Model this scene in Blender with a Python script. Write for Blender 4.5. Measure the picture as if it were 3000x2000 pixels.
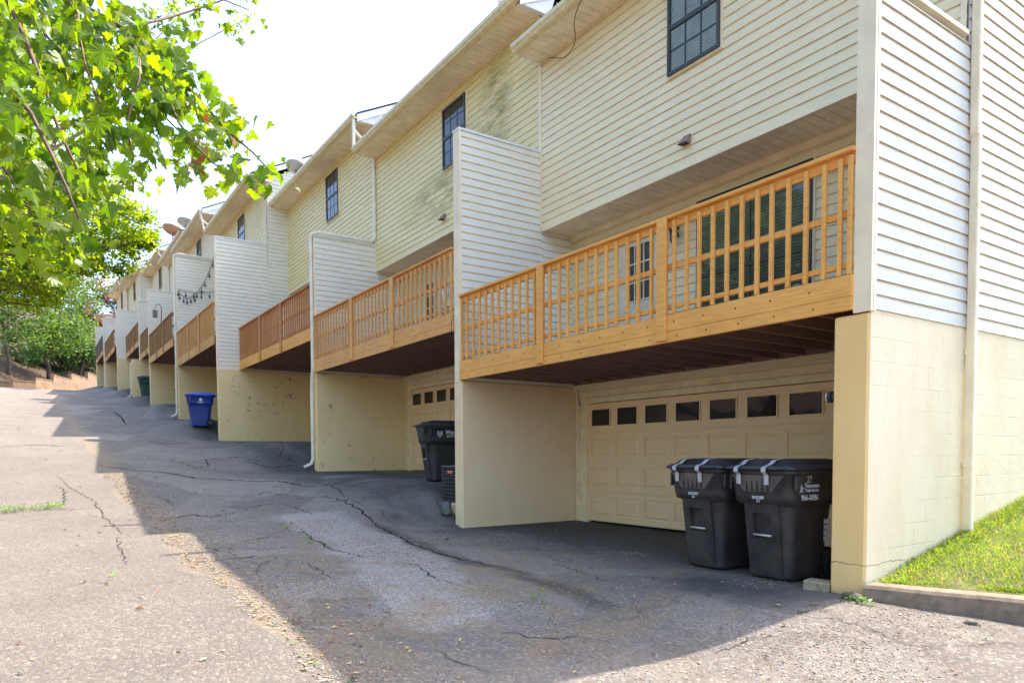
import bpy, math, random
import numpy as np
from mathutils import Vector, Matrix, noise as mnoise
random.seed(7); rng = np.random.default_rng(11)
for o in list(bpy.data.objects): bpy.data.objects.remove(o)
SC = bpy.context.scene; COL = SC.collection

# ------------------------------------------------------------------ camera
CAMP = Vector((3.3031, -5.8918, 1.2377)); yaw, pitch, roll = 0.97475, -0.046107, -0.004727
_f = Vector((-math.sin(yaw)*math.cos(pitch), math.cos(yaw)*math.cos(pitch), math.sin(pitch)))
_r = Vector((math.cos(yaw), math.sin(yaw), 0)); _u = _r.cross(_f)
_r2 = math.cos(roll)*_r + math.sin(roll)*_u; _u2 = -math.sin(roll)*_r + math.cos(roll)*_u
cd = bpy.data.cameras.new('camera'); cam = bpy.data.objects.new('camera', cd); COL.objects.link(cam)
M = Matrix((( _r2.x, _u2.x, -_f.x, CAMP.x), (_r2.y, _u2.y, -_f.y, CAMP.y), (_r2.z, _u2.z, -_f.z, CAMP.z), (0,0,0,1)))
cam.matrix_world = M
cd.sensor_width = 36; cd.lens = 2075.25/3000*36; cd.shift_y = 428.36/3000; cd.clip_end = 3000; cd.clip_start = .05
SC.camera = cam

# ------------------------------------------------------------------ sky, sun, exposure
ELEV, AZ = math.radians(57), math.radians(3)
w = bpy.data.worlds.new('World'); SC.world = w; w.use_nodes = True
nt = w.node_tree; bg = nt.nodes['Background']; sky = nt.nodes.new('ShaderNodeTexSky')
sky.sky_type = 'NISHITA'; sky.sun_disc = False; sky.sun_elevation = ELEV; sky.sun_rotation = AZ
sky.dust_density = 2.5; sky.air_density = 0.8; sky.ozone_density = 0.8
nt.links.new(sky.outputs[0], bg.inputs[0]); bg.inputs[1].default_value = 0.15
sl = bpy.data.lights.new('sun', 'SUN'); so = bpy.data.objects.new('sun', sl); COL.objects.link(so)
sl.energy = 2.35; sl.angle = math.radians(.5); sl.color = (1, .93, .83)
sd = Vector((math.sin(AZ)*math.cos(ELEV), math.cos(AZ)*math.cos(ELEV), math.sin(ELEV)))
so.rotation_euler = sd.to_track_quat('Z', 'Y').to_euler(); so.location = (0, 30, 60)
SC.view_settings.view_transform = 'Standard'; SC.view_settings.look = 'None'
SC.view_settings.exposure = 2.25; SC.view_settings.gamma = 1

# ------------------------------------------------------------------ material helpers
class NT:
    def __init__(s, name):
        s.m = bpy.data.materials.new(name); s.m.use_nodes = True; s.t = s.m.node_tree
        s.b = s.t.nodes['Principled BSDF']; s.o = s.t.nodes['Material Output']
        s.geo = s.t.nodes.new('ShaderNodeNewGeometry')
    def n(s, typ, **kw):
        x = s.t.nodes.new(typ)
        for k, v in kw.items(): setattr(x, k, v)
        return x
    def put(s, sock, v):
        if hasattr(v, 'outputs'): v = v.outputs[0]
        if isinstance(v, bpy.types.NodeSocket): s.t.links.new(v, sock)
        else: sock.default_value = (tuple(v)+(1,) if isinstance(v, (tuple, list)) and len(v) == 3 and sock.type == 'RGBA' else v)
    def noise(s, scale, detail=4, rough=.55, vec=None, stretch=None, dist=0):
        x = s.n('ShaderNodeTexNoise'); x.inputs['Scale'].default_value = scale; x.inputs['Detail'].default_value = detail
        x.inputs['Roughness'].default_value = rough; x.inputs['Distortion'].default_value = dist
        v = vec if vec is not None else s.geo.outputs['Position']
        if stretch:
            mp = s.n('ShaderNodeMapping'); s.t.links.new(v, mp.inputs[0]); mp.inputs['Scale'].default_value = stretch; v = mp.outputs[0]
        s.t.links.new(v, x.inputs['Vector']); return x.outputs['Fac']
    def vor(s, scale, feature='F1', out='Distance', vec=None, rnd=1):
        x = s.n('ShaderNodeTexVoronoi', feature=feature); x.inputs['Scale'].default_value = scale
        x.inputs['Randomness'].default_value = rnd
        s.t.links.new(vec if vec is not None else s.geo.outputs['Position'], x.inputs['Vector']); return x.outputs[out]
    def math(s, op, a, b=0., clamp=False):
        x = s.n('ShaderNodeMath', operation=op); x.use_clamp = clamp; s.put(x.inputs[0], a); s.put(x.inputs[1], b); return x.outputs[0]
    def ramp(s, fac, a, b, lo=0., hi=1.):
        x = s.n('ShaderNodeMapRange'); x.clamp = True; s.put(x.inputs[0], fac)
        for i, v in enumerate((a, b, lo, hi)): x.inputs[i+1].default_value = v
        return x.outputs[0]
    def mix(s, fac, a, b, mode='MIX'):
        x = s.n('ShaderNodeMix', data_type='RGBA', blend_type=mode); s.put(x.inputs['Factor'], fac)
        s.put(x.inputs[6], a); s.put(x.inputs[7], b); return x.outputs[2]
    def xyz(s):
        x = s.n('ShaderNodeSeparateXYZ'); s.t.links.new(s.geo.outputs['Position'], x.inputs[0]); return x.outputs
    def bump(s, h, strength=.3, dist=.01):
        x = s.n('ShaderNodeBump'); x.inputs['Strength'].default_value = strength; x.inputs['Distance'].default_value = dist
        s.put(x.inputs['Height'], h); s.t.links.new(x.outputs[0], s.b.inputs['Normal'])
    def done(s, col, rough=.6, spec=.4, metal=0.):
        s.put(s.b.inputs['Base Color'], col); s.put(s.b.inputs['Roughness'], rough)
        s.b.inputs['Specular IOR Level'].default_value = spec; s.b.inputs['Metallic'].default_value = metal
        return s.m

def plain(name, col, rough=.6, spec=.4, metal=0., var=.12, scale=6, bump=0):
    N = NT(name); f = N.ramp(N.noise(scale, 5), .3, .7)
    c = N.mix(f, tuple(x*(1-var) for x in col), tuple(min(1, x*(1+var)) for x in col))
    if bump: N.bump(N.noise(scale*8, 4), bump, .004)
    return N.done(c, rough, spec, metal)

def siding_mat(name, base, algae=0., algae_bounce_col=(.55, .56, .25), patches=()):  # algae: strength of the mixed tint of algae and warm bounce light
    N = NT(name)
    big = N.ramp(N.noise(.7, 3), .35, .7); st = N.ramp(N.noise(2.2, 5, .6, stretch=(1, 1, 6)), .42, .75)
    c = N.mix(big, base, tuple(x*.93 for x in base))
    c = N.mix(N.math('MULTIPLY', st, .6), c, tuple(x*y for x, y in zip(base, (.86, .80, .66))))
    if algae:
        a = N.math('MULTIPLY', N.ramp(N.noise(.55, 3), .25, .7), algae); c = N.mix(a, c, algae_bounce_col)  # this tint carries warm bounce light as well as algae
    for (px, pz, rx, rz, k) in patches:
        X, Y, Z = N.xyz()
        dx = N.math('DIVIDE', N.math('SUBTRACT', X, px), rx); dz = N.math('DIVIDE', N.math('SUBTRACT', Z, pz), rz)
        d = N.math('SQRT', N.math('ADD', N.math('MULTIPLY', dx, dx), N.math('MULTIPLY', dz, dz)))
        m = N.ramp(d, .35, 1.0, 1, 0); n2 = N.ramp(N.noise(2.2, 7, .68, stretch=(.8, 1, 2.6)), .38, .60)
        c = N.mix(N.math('MULTIPLY', N.math('MULTIPLY', m, n2), k), c, (.33, .32, .075))
    N.bump(N.math('ADD', N.math('MULTIPLY', N.noise(30, 3, stretch=(.25, .25, 5)), .1), N.noise(1.6, 2, stretch=(1, 1, 3))), .35, .02)
    return N.done(c, .45, .35)

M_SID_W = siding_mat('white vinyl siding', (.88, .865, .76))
M_SID_E = siding_mat('toned down white end wall siding', (.62, .615, .58))  # same white siding, darkened in colour against the strong light on this wall
M_SID_C = siding_mat('bounce tinted front siding', (.94, .84, .58), .4, (.90, .80, .44))  # same siding as the sides; yellow bounce light is put into the colour
M_SID_Y = siding_mat('bounce tinted siding with algae', (.91, .80, .46), .8, (.84, .73, .30),
                     patches=((-8.3, 7.9, .7, 1.5, 1.), (-10.6, 6.9, 2.1, .6, .95), (-8.9, 7.2, 1.2, .9, .9), (-22.4, 9.6, .6, .9, .3)))  # base colour carries yellow bounce light; the patches are algae
M_SID_L = siding_mat('living level siding', (.92, .78, .50), .2, (.58, .55, .34))
M_LIP = plain('tan shade of the siding laps', (.84, .69, .45), .7, .2)  # groove shadow painted tan on the lip undersides and bevels
M_LIPE = plain('grey tan shade of the end wall laps', (.60, .52, .38), .7, .2)  # the painted groove shadow again, in a greyer tone for the end wall
M_TRIM = plain('cream trim', (.93, .78, .54), .5, .4, scale=3)
M_TRIMW = plain('white trim', (.82, .82, .80), .45, .4, scale=3)
M_SOFF = plain('tan soffit panel', (.90, .77, .56), .6, .3, scale=4)
M_GUT = plain('cream painted gutter', (.82, .70, .42), .4, .5, scale=9, var=.14)
M_DS = plain('cream white downspout', (.86, .81, .64), .35, .5, scale=5)

def concrete_mat(name, base, blocks=.35, chips=1., ochre=.2):
    N = NT(name); X, Y, Z = N.xyz()
    n1 = N.ramp(N.noise(.9, 4), .3, .7); n2 = N.ramp(N.noise(3, 5, stretch=(1, 1, .35)), .4, .75)
    c = N.mix(n1, base, tuple(x*y for x, y in zip(base, (.93, .92, .86))))
    c = N.mix(N.math('MULTIPLY', n2, ochre), c, tuple(x*y for x, y in zip(base, (.80, .72, .5))))
    # block joints: 0.2 m courses, 0.4 m blocks on the Y axis
    zc = N.math('FRACT', N.math('DIVIDE', N.math('ADD', Z, N.math('MULTIPLY', N.noise(2.5), .02)), .2032))
    jz = N.ramp(N.math('ABSOLUTE', N.math('SUBTRACT', zc, .5)), .465, .5)
    row = N.math('FLOOR', N.math('DIVIDE', Z, .2032)); off = N.math('MULTIPLY', N.math('MODULO', row, 2.), .5)
    yc = N.math('FRACT', N.math('ADD', N.math('DIVIDE', Y, .4064), off))
    jy = N.ramp(N.math('ABSOLUTE', N.math('SUBTRACT', yc, .5)), .48, .5)
    j = N.math('MULTIPLY', N.math('MAXIMUM', jz, jy), N.ramp(N.noise(1.6, 3), .45, .68))
    c = N.mix(N.math('MULTIPLY', j, blocks*.75), c, tuple(x*.62 for x in base))
    ch = N.math('MULTIPLY', N.ramp(N.noise(6.5, 7, .7, stretch=(1, .7, 1.1)), .595, .605), N.math('MAXIMUM', N.ramp(N.noise(1.1, 3), .53, .6), N.math('MULTIPLY', N.ramp(N.math('ABSOLUTE', N.math('SUBTRACT', Y, .28)), .22, .1), N.ramp(N.noise(1.5, 2), .45, .5))))
    c = N.mix(N.math('MULTIPLY', ch, chips*.85), c, (.27, .25, .18))
    if name.startswith('warm') or name.startswith('pale'):
        ln_ = N.math('ABSOLUTE', N.math('SUBTRACT', Z, N.math('ADD', .22, N.math('MULTIPLY', N.noise(4, 5), .11)))); lm = N.math('MULTIPLY', N.ramp(ln_, .002, .006, 1, 0), N.ramp(Y, .75, .6)); c = N.mix(N.math('MULTIPLY', lm, .8), c, (.22, .14, .07))
        c = N.mix(N.math('MULTIPLY', N.ramp(N.math('ADD', Z, N.math('MULTIPLY', N.noise(5, 4), .12)), .12, .04), .55), c, (.34, .25, .14))
    N.bump(N.math('ADD', N.math('ADD', N.math('ADD', N.math('MULTIPLY', N.noise(45, 5, .7, stretch=(1, 1, .35)), .9), N.math('MULTIPLY', N.noise(5, 4), 1.5)), N.math('MULTIPLY', j, -blocks)), N.math('MULTIPLY', ch, -1.)), .35, .012)
    return N.done(c, .7, .3)
M_CONC = concrete_mat('cream painted concrete', (.92, .71, .37), .4, 1.)  # one cream paint; the variants below have the light's tint in their colour
M_CONC_P = concrete_mat('tan light tint concrete', (.93, .71, .44), .25, .0, .15)
M_CONC_E = concrete_mat('pale light tint block', (.82, .71, .50), .9, .0, .35)  # same paint, paler because the end wall's light is put into the colour
M_COL = concrete_mat('warm light tint column', (.95, .64, .27), .0, .0, .3)  # same paint, with the warm light on the column put into the colour

def wood_mat(name, base):
    N = NT(name)
    g = N.ramp(N.noise(8, 6, .6, stretch=(.35, 5, 5), dist=1.), .3, .7)
    c = N.mix(g, base, tuple(x*y for x, y in zip(base, (.84, .80, .74))))
    fine = N.ramp(N.noise(22, 5, .7, stretch=(.12, 2.2, 2.2)), .42, .62); c = N.mix(N.math('MULTIPLY', fine, .45), c, tuple(x*y for x, y in zip(base, (.62, .52, .42))))
    fade = N.ramp(N.noise(1.3, 4), .45, .7); c = N.mix(N.math('MULTIPLY', fade, .55), c, tuple(min(1, x*y) for x, y in zip(base, (1.08, 1.12, 1.2))))
    kn = N.ramp(N.vor(2.6), .03, .07, 1, 0); c = N.mix(N.math('MULTIPLY', kn, .6), c, tuple(x*.4 for x in base))
    N.bump(N.math('ADD', g, fine), .35, .004)
    return N.done(c, .68, .25)
M_WOOD = [wood_mat('orange stained wood', (.95, .49, .13)), wood_mat('yellow orange stained wood', (.84, .45, .16)),
          wood_mat('reddish stained wood', (.66, .29, .11)), wood_mat('tan stained wood', (.74, .42, .15)),
          wood_mat('brown stained wood', (.40, .22, .09)), wood_mat('grey weathered wood', (.22, .18, .14))]
M_DARKWOOD = wood_mat('dark weathered joist wood', (.27, .17, .15))
M_RUSTW = wood_mat('red brown blocking wood', (.20, .08, .045))
M_GAL = plain('galvanised steel', (.45, .45, .47), .4, .5, .8)

def door_mat():
    N = NT('tan garage door'); g = N.noise(9, 6, .6, stretch=(.5, 5, 6), dist=1.2)
    c = N.mix(N.ramp(g, .3, .7), (.95, .68, .38), (.88, .62, .34)); N.bump(g, .15, .003); return N.done(c, .5, .4)
M_DOOR = door_mat()
M_DTRIM = plain('tan door trim', (.92, .73, .44), .5, .4)
M_FRAME = plain('dark green bronze window frame', (.035, .042, .032), .4, .5)
def glass_mat(name, tint=(.03, .035, .035), rough=.03):
    N = NT(name); n = N.noise(1.3, 2)
    N.bump(n, .25, .03); N.b.inputs['Coat Weight'].default_value = .0
    return N.done(tint, rough, .6)
M_GLASS = glass_mat('dark window glass'); M_GLASS_D = glass_mat('garage door glass', (.012, .012, .014))
def clear_glass():
    m = bpy.data.materials.new('clear reflecting glass'); m.use_nodes = True; t = m.node_tree; t.nodes.clear()
    o = t.nodes.new('ShaderNodeOutputMaterial'); mx = t.nodes.new('ShaderNodeMixShader'); tr = t.nodes.new('ShaderNodeBsdfTransparent')
    gl = t.nodes.new('ShaderNodeBsdfGlossy'); gl.inputs['Roughness'].default_value = .02; fr = t.nodes.new('ShaderNodeLayerWeight'); fr.inputs[0].default_value = .42
    tr.inputs[0].default_value = (.85, .9, .87, 1)
    bn = t.nodes.new('ShaderNodeBump'); ns = t.nodes.new('ShaderNodeTexNoise'); ns.inputs['Scale'].default_value = 1.5
    ge = t.nodes.new('ShaderNodeNewGeometry'); t.links.new(ge.outputs['Position'], ns.inputs['Vector'])
    bn.inputs['Strength'].default_value = .3; bn.inputs['Distance'].default_value = .03
    t.links.new(ns.outputs[0], bn.inputs['Height']); t.links.new(bn.outputs[0], gl.inputs['Normal'])
    t.links.new(fr.outputs['Fresnel'], mx.inputs[0]); t.links.new(tr.outputs[0], mx.inputs[1]); t.links.new(gl.outputs[0], mx.inputs[2]); t.links.new(mx.outputs[0], o.inputs[0])
    return m
M_CLEAR = clear_glass()
M_BLIND = plain('pale blind slats', (.86, .86, .78), .5, .3); M_BLINDD = plain('dark blind slats', (.34, .35, .32), .5, .3)
M_ROOM = plain('dark room behind glass', (.02, .02, .022), .9, .1)
M_WDOOR = plain('cream entry door', (.72, .67, .50), .5, .3)
M_SHING = plain('dark asphalt shingles', (.06, .055, .06), .9, .2, var=.4, scale=12, bump=.3)
M_BLACK = plain('black painted metal', (.02, .02, .02), .4, .5)
M_CABLE = plain('black cable', (.02, .02, .02), .6, .3)
M_BROWNV = plain('brown plastic vent hood', (.28, .2, .16), .5, .4)

# ------------------------------------------------------------------ mesh builder
class MB:
    def __init__(s): s.v = []; s.f = []; s.mi = []; s.smooth = []
    def add(s, vs, fs, mi=0, smooth=False):
        b = len(s.v); s.v += [tuple(p) for p in vs]
        for f in fs: s.f.append([b+i for i in f]); s.mi.append(mi); s.smooth.append(smooth)
    def box(s, x0, x1, y0, y1, z0, z1, mi=0):
        s.add([(x0,y0,z0),(x1,y0,z0),(x1,y1,z0),(x0,y1,z0),(x0,y0,z1),(x1,y0,z1),(x1,y1,z1),(x0,y1,z1)],
              [(3,2,1,0),(4,5,6,7),(0,1,5,4),(1,2,6,5),(2,3,7,6),(3,0,4,7)], mi)
    def bbox(s, x0, x1, y0, y1, z0, z1, b=.006, mi=0):   # box with chamfered edges
        c = []
        for z, k in ((z0, b), (z0+b, 0), (z1-b, 0), (z1, b)):
            if z in (z0, z1): xs = (x0+b, x1-b); ys = (y0+b, y1-b); c.append([(xs[0],ys[0]),(xs[0],ys[0]),(xs[1],ys[0]),(xs[1],ys[0]),(xs[1],ys[1]),(xs[1],ys[1]),(xs[0],ys[1]),(xs[0],ys[1])])
            else: c.append([(x0,y0+b),(x0+b,y0),(x1-b,y0),(x1,y0+b),(x1,y1-b),(x1-b,y1),(x0+b,y1),(x0,y1-b)])
            c[-1] = [(p[0], p[1], z) for p in c[-1]]
        s.loft(c, mi=mi)
    def loft(s, rings, mi=0, smooth=False, cap=True, closed=True):
        n = len(rings[0]); b = len(s.v)
        for r in rings: s.v += [tuple(p) for p in r]
        for i in range(len(rings)-1):
            for j in range(n if closed else n-1):
                k = (j+1) % n; s.f.append([b+i*n+j, b+i*n+k, b+(i+1)*n+k, b+(i+1)*n+j]); s.mi.append(mi); s.smooth.append(smooth)
        if cap:
            s.f.append([b+j for j in reversed(range(n))]); s.mi.append(mi); s.smooth.append(False)
            s.f.append([b+(len(rings)-1)*n+j for j in range(n)]); s.mi.append(mi); s.smooth.append(False)
    def tube(s, pts, r, n=8, mi=0, sq=None, smooth=True):  # sweep; sq=(w,h) rectangular section
        pts = [Vector(p) for p in pts]; rings = []; up = Vector((0, 0, 1)); prev = None
        for i, p in enumerate(pts):
            a = pts[i]-pts[i-1] if i > 0 else pts[1]-pts[0]; c = pts[i+1]-pts[i] if i < len(pts)-1 else pts[i]-pts[i-1]
            t = (a.normalized()+c.normalized()).normalized()
            if prev is None: side = t.cross(up); side = side if side.length > .05 else t.cross(Vector((0, 1, 0)))
            else: side = prev - t*prev.dot(t)
            side.normalize(); prev = side; nn = side.cross(t).normalized()
            rr = r[i] if isinstance(r, (list, tuple)) else r
            if sq:
                w_, h_ = sq[0]/2, sq[1]/2; c_ = min(w_, h_)*.3
                k = 1/max(.5, a.normalized().dot(t)) if i > 0 else 1
                prof = [(-w_,-h_+c_),(-w_+c_,-h_),(w_-c_,-h_),(w_,-h_+c_),(w_,h_-c_),(w_-c_,h_),(-w_+c_,h_),(-w_,h_-c_)]
                rings.append([p+side*x+nn*(y*k) for x, y in prof])
            else: rings.append([p+side*math.cos(2*math.pi*j/n)*rr+nn*math.sin(2*math.pi*j/n)*rr for j in range(n)])
        s.loft(rings, mi, smooth and not sq)
    def cyl(s, c, ax, r, l, n=20, mi=0, r2=None):
        c = Vector(c); ax = Vector(ax).normalized(); s.tubeax(c-ax*l/2, c+ax*l/2, r, r if r2 is None else r2, n, mi)
    def tubeax(s, a, b, r, r2, n=16, mi=0):
        t = (b-a).normalized(); sd_ = t.orthogonal().normalized(); nn = t.cross(sd_)
        s.loft([[p+sd_*math.cos(2*math.pi*j/n)*q+nn*math.sin(2*math.pi*j/n)*q for j in range(n)] for p, q in ((a, r), (b, r2))], mi, True)
    def build(s, name, mats, parent=None, off=(0,0,0), label=None):
        me = bpy.data.meshes.new(name); ox, oy, oz = off
        me.from_pydata([(x-ox, y-oy, z-oz) for x, y, z in s.v], [], s.f)
        if not isinstance(mats, (list, tuple)): mats = [mats]
        for m in mats: me.materials.append(m)
        me.polygons.foreach_set('material_index', s.mi); me.polygons.foreach_set('use_smooth', s.smooth); me.update()
        o = bpy.data.objects.new(name, me); COL.objects.link(o)
        if parent: o.parent = parent
        if label: o['label'] = label
        return o

def tag(o, label=None, cat=None, group=None, kind=None):
    for k, v in (('label', label), ('category', cat), ('group', group), ('kind', kind)):
        if v: o[k] = v
    return o
def thing(name, label, cat, loc=(0,0,0), rz=0, group=None):
    o = bpy.data.objects.new(name, None); COL.objects.link(o); o.location = loc; o.rotation_euler = (0, 0, rz); o.empty_display_size = .2
    return tag(o, label, cat, group)
def copy_tree(o, parent=None):
    c = o.copy(); COL.objects.link(c); c.parent = parent
    for ch in list(o.children): copy_tree(ch, c)
    return c
def share(o, name, parent, loc):
    c = o.copy(); COL.objects.link(c); c.parent = parent; c.location = loc; return c

CRS = .127
def siding(mb, p0, ud, nd, z0, z1, ext, lap=.019, seed=0):
    """courses of lap siding: p0 wall origin, ud horizontal unit direction, nd outward normal; ext(z)->(u0,u1)"""
    p0, ud, nd = Vector(p0), Vector(ud), Vector(nd); z = z0; rr = random.Random(seed)
    flip = ud.cross(Vector((0,0,1))).dot(nd) < 0
    while z < z1-.01:
        zt = min(z+CRS, z1); u0, u1 = ext((z+zt)/2)
        if u1-u0 > .02:
            zb = min(z+.098, zt)
            prof = [(0., z), (lap, z), (lap*.75, zb), (.002, zt)]
            pts = []
            for u in (u0, u1):
                for d, zz in prof: pts.append(p0 + ud*u + nd*(d) + Vector((0, 0, zz-p0.z)))
            F = [((0,4,5,1), 1), ((1,5,6,2), 0), ((2,6,7,3), 0 if zt-zb < .02 else 1)]
            for f, mi in F: mb.add([pts[i] for i in (f if not flip else f[::-1])], [(0,1,2,3)], mi)
            mb.add([pts[i] for i in (0,1,2,3)], [(0,1,2,3)], 0); mb.add([pts[i] for i in (4,5,6,7)], [(3,2,1,0)], 0)
            # vertical joints between lengths of siding
            for _ in range(rr.choice((0, 1, 1)) if u1-u0 > 2.5 else 0):
                u = rr.uniform(u0+.4, u1-.4); q = [p0+ud*(u+a)+nd*(dd+.0025)+Vector((0,0,zz-p0.z)) for a, dd, zz in ((0,lap,z),(.004,lap,z),(.004,lap*.75,zb),(0,lap*.75,zb))]
                mb.add(q if not flip else q[::-1], [(0,1,2,3)], 1)
        z = zt

# ------------------------------------------------------------------ ground height
RX = [-400,-120,-90,-75,-64.4,-57,-50,-43,-35.8,-28.65,-21.4,-14.25,-10.5,-7.1,-5,-2.7,-.85,1,3,8,30,200]
RZ = [22,13,8.6,7.2,6.5,6.05,5.5,4.65,3.75,2.74,1.82,.9,.5,.22,.08,0,-.12,-.27,-.42,-.8,-1.6,-3]
BAYS = [(0,-6.85,.0,.03),(-7.05,-14,.74,.85),(-14.2,-21.46,1.60,1.74),(-21.7,-28.65,2.5,2.77),(-28.9,-35.8,3.5,3.66),(-36,-42.95,4.35,4.64),(-43.1,-50.1,5.3,5.53),(-50.3,-57.25,6.,6.17),(-57.4,-64.4,6.6,6.73)]
def sstep(t): t = np.clip(t, 0, 1); return t*t*(3-2*t)
def gz(x, y):
    x = np.asarray(x, float); y = np.asarray(y, float)
    s = np.interp(-x, [-q for q in RX][::-1], RZ[::-1]) if False else np.interp(x, RX, RZ)
    bx = [1.5]; bz = [-.08]
    for i, (xr, xl, zr, zl) in enumerate(BAYS):
        if i == 0: bx += [0, xl]; bz += [0., .03]
        else: bx += [xr-.05, xr-1.3, xl]; bz += [BAYS[i-1][3]+.06, zr, zl]
    bx += [-75]; bz += [7.5]
    b = np.interp(x, bx[::-1], bz[::-1]); b = np.where(x > 1.5, s+.23*np.exp(-np.clip(x-1.5, 0, 50)), b); b = np.where(x < -66, s, b)
    front = np.interp(x, [-60,-45,-30,-22,-20,0], [-1.0,-.5,-.8,-.7,0,0])
    t = sstep((y-front+2.4)/2.2)
    z = s*(1-t)+b*t
    # far bank beyond the end of the road and on the far side of the lane
    wx = -74.5-2.6*np.clip(y+8, 0, 8)
    z = z + .7*sstep((wx-x)/.5) + np.clip((wx-x), 0, 200)*.17*sstep((wx-x)/4)
    z = z + np.clip(-y-9, 0, 60)*.04 + np.clip(y-3.2, 0, 40)*.12*sstep((y-3.2)/2)*np.where((x > -68) , 1, .3)
    return z
def gzf(x, y): return float(gz(x, y))

# ------------------------------------------------------------------ asphalt
def ground_material():
    N = NT('worn asphalt'); X, Y, Z = N.xyz()
    wob = N.math('MULTIPLY', N.math('SUBTRACT', N.noise(.55, 4), .5), .8)
    wob2 = N.math('MULTIPLY', N.math('SUBTRACT', N.noise(5, 4), .5), .16)
    ys = N.math('ADD', N.math('ADD', Y, wob), wob2)
    # seam between the old light lane and the darker patched strip
    seam = N.math('ADD', -4.45, N.math('MULTIPLY', X, .012))
    d = N.math('SUBTRACT', ys, seam)
    inner = N.ramp(d, -.015, .02)
    edge = N.math('MULTIPLY', N.ramp(d, -.02, .05), N.ramp(d, .1, .55, 1, 0))
    speck = N.ramp(N.noise(120, 3, .8), .38, .66); grain = N.ramp(N.noise(30, 6, .85), .45, .60); speck2 = N.vor(95)
    peb = N.ramp(speck2, .12, .32, 1, 0); pit = N.ramp(N.vor(13), .05, .13, 1, 0); pit2 = N.ramp(N.vor(34), .08, .2, 1, 0)
    big = N.ramp(N.noise(.8, 5, .6), .35, .65); mid = N.ramp(N.noise(3.2, 5, .6), .3, .7)
    def cap(ax_, ay_, bx_, by_, r_, soft):
        dx, dy = bx_-ax_, by_-ay_; l2 = dx*dx+dy*dy
        px = N.math('SUBTRACT', xw, ax_); py = N.math('SUBTRACT', yw, ay_)
        t = N.math('DIVIDE', N.math('ADD', N.math('MULTIPLY', px, dx), N.math('MULTIPLY', py, dy)), l2, clamp=True)
        ex = N.math('SUBTRACT', px, N.math('MULTIPLY', t, dx)); ey = N.math('SUBTRACT', py, N.math('MULTIPLY', t, dy))
        d_ = N.math('SQRT', N.math('ADD', N.math('MULTIPLY', ex, ex), N.math('MULTIPLY', ey, ey))); return N.ramp(d_, r_, r_+soft, 1, 0)
    n_a = N.noise(1.7, 5, .65); n_b = N.noise(2.1, 5, .65)
    xw = N.math('ADD', X, N.math('MULTIPLY', N.math('SUBTRACT', n_a, .5), .9)); yw = N.math('ADD', Y, N.math('MULTIPLY', N.math('SUBTRACT', n_b, .5), .7))
    def chain(P, r_, soft):
        o = None
        for (p, q) in zip(P, P[1:]):
            c_ = cap(p[0], p[1], q[0], q[1], r_, soft); o = c_ if o is None else N.math('MAXIMUM', o, c_)
        return o
    lane = N.mix(big, (.255, .213, .176), (.335, .285, .238)); lane = N.mix(N.math('MULTIPLY', mid, .4), lane, (.185, .16, .145))
    mott = N.ramp(N.noise(9, 5, .7), .36, .64); lane = N.mix(N.math('MULTIPLY', mott, .3), lane, (.11, .088, .07)); lane = N.mix(N.math('MULTIPLY', grain, .42), lane, (.10, .083, .069)); lane = N.mix(N.math('MULTIPLY', speck, .35), lane, (.36, .31, .26))
    lane = N.mix(N.math('MULTIPLY', pit, .8), lane, (.03, .027, .025)); lane = N.mix(N.math('MULTIPLY', pit2, .4), lane, (.07, .06, .055))
    cv = N.n('ShaderNodeCombineXYZ'); N.put(cv.inputs[0], xw); N.put(cv.inputs[1], yw); vc = N.n('ShaderNodeTexVoronoi'); vc.inputs['Scale'].default_value = .62; N.t.links.new(cv.outputs[0], vc.inputs['Vector']); sx = N.n('ShaderNodeSeparateXYZ'); N.t.links.new(vc.outputs['Color'], sx.inputs[0]); cell = sx.outputs[0]
    yard = N.mix(big, (.29, .26, .22), (.41, .375, .325)); yard = N.mix(N.math('MULTIPLY', mid, .5), yard, (.16, .142, .12)); yard = N.mix(N.math('MULTIPLY', mott, .45), yard, (.12, .108, .095)); yard = N.mix(N.ramp(cell, 0, 1, .42, 0), yard, (.11, .10, .092)); yard = N.mix(N.ramp(cell, .6, 1, 0, .4), yard, (.42, .39, .35))
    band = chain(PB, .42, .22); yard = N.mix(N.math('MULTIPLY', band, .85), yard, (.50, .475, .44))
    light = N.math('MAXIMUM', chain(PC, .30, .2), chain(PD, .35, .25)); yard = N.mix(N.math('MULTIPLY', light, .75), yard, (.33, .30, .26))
    grav = N.math('MULTIPLY', N.math('MAXIMUM', N.ramp(N.noise(.95, 4, .6), .47, .58), chain(PG, .35, .3)), N.ramp(X, -9, -5)); grav = N.math('MULTIPLY', grav, N.math('SUBTRACT', 1., N.math('MAXIMUM', band, light)))
    pcol = N.mix(N.ramp(N.noise(90, 2), .35, .65), (.50, .45, .38), (.10, .092, .085))
    yard = N.mix(N.math('MULTIPLY', peb, N.math('ADD', N.math('MULTIPLY', grav, .85), .13)), yard, pcol)
    yard = N.mix(N.math('MULTIPLY', grain, .62), yard, (.08, .072, .062)); yard = N.mix(N.math('MULTIPLY', speck, .30), yard, (.42, .39, .35)); yard = N.mix(N.math('MULTIPLY', pit2, .5), yard, (.02, .02, .02))
    silt = N.math('MULTIPLY', N.ramp(N.noise(1.3, 6, .7, dist=.8), .46, .60), N.ramp(X, -7.5, -4)); yard = N.mix(N.math('MULTIPLY', silt, .5), yard, (.34, .24, .13))
    apron_shade = N.math('MULTIPLY', N.ramp(Y, -1.7, -.9), N.ramp(X, -6.9, -7.3)); apron_shade = N.math('MULTIPLY', apron_shade, N.ramp(N.noise(.7, 3), .3, .55))  # shade on the aprons of the farther bays, painted into the yard colour
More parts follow.
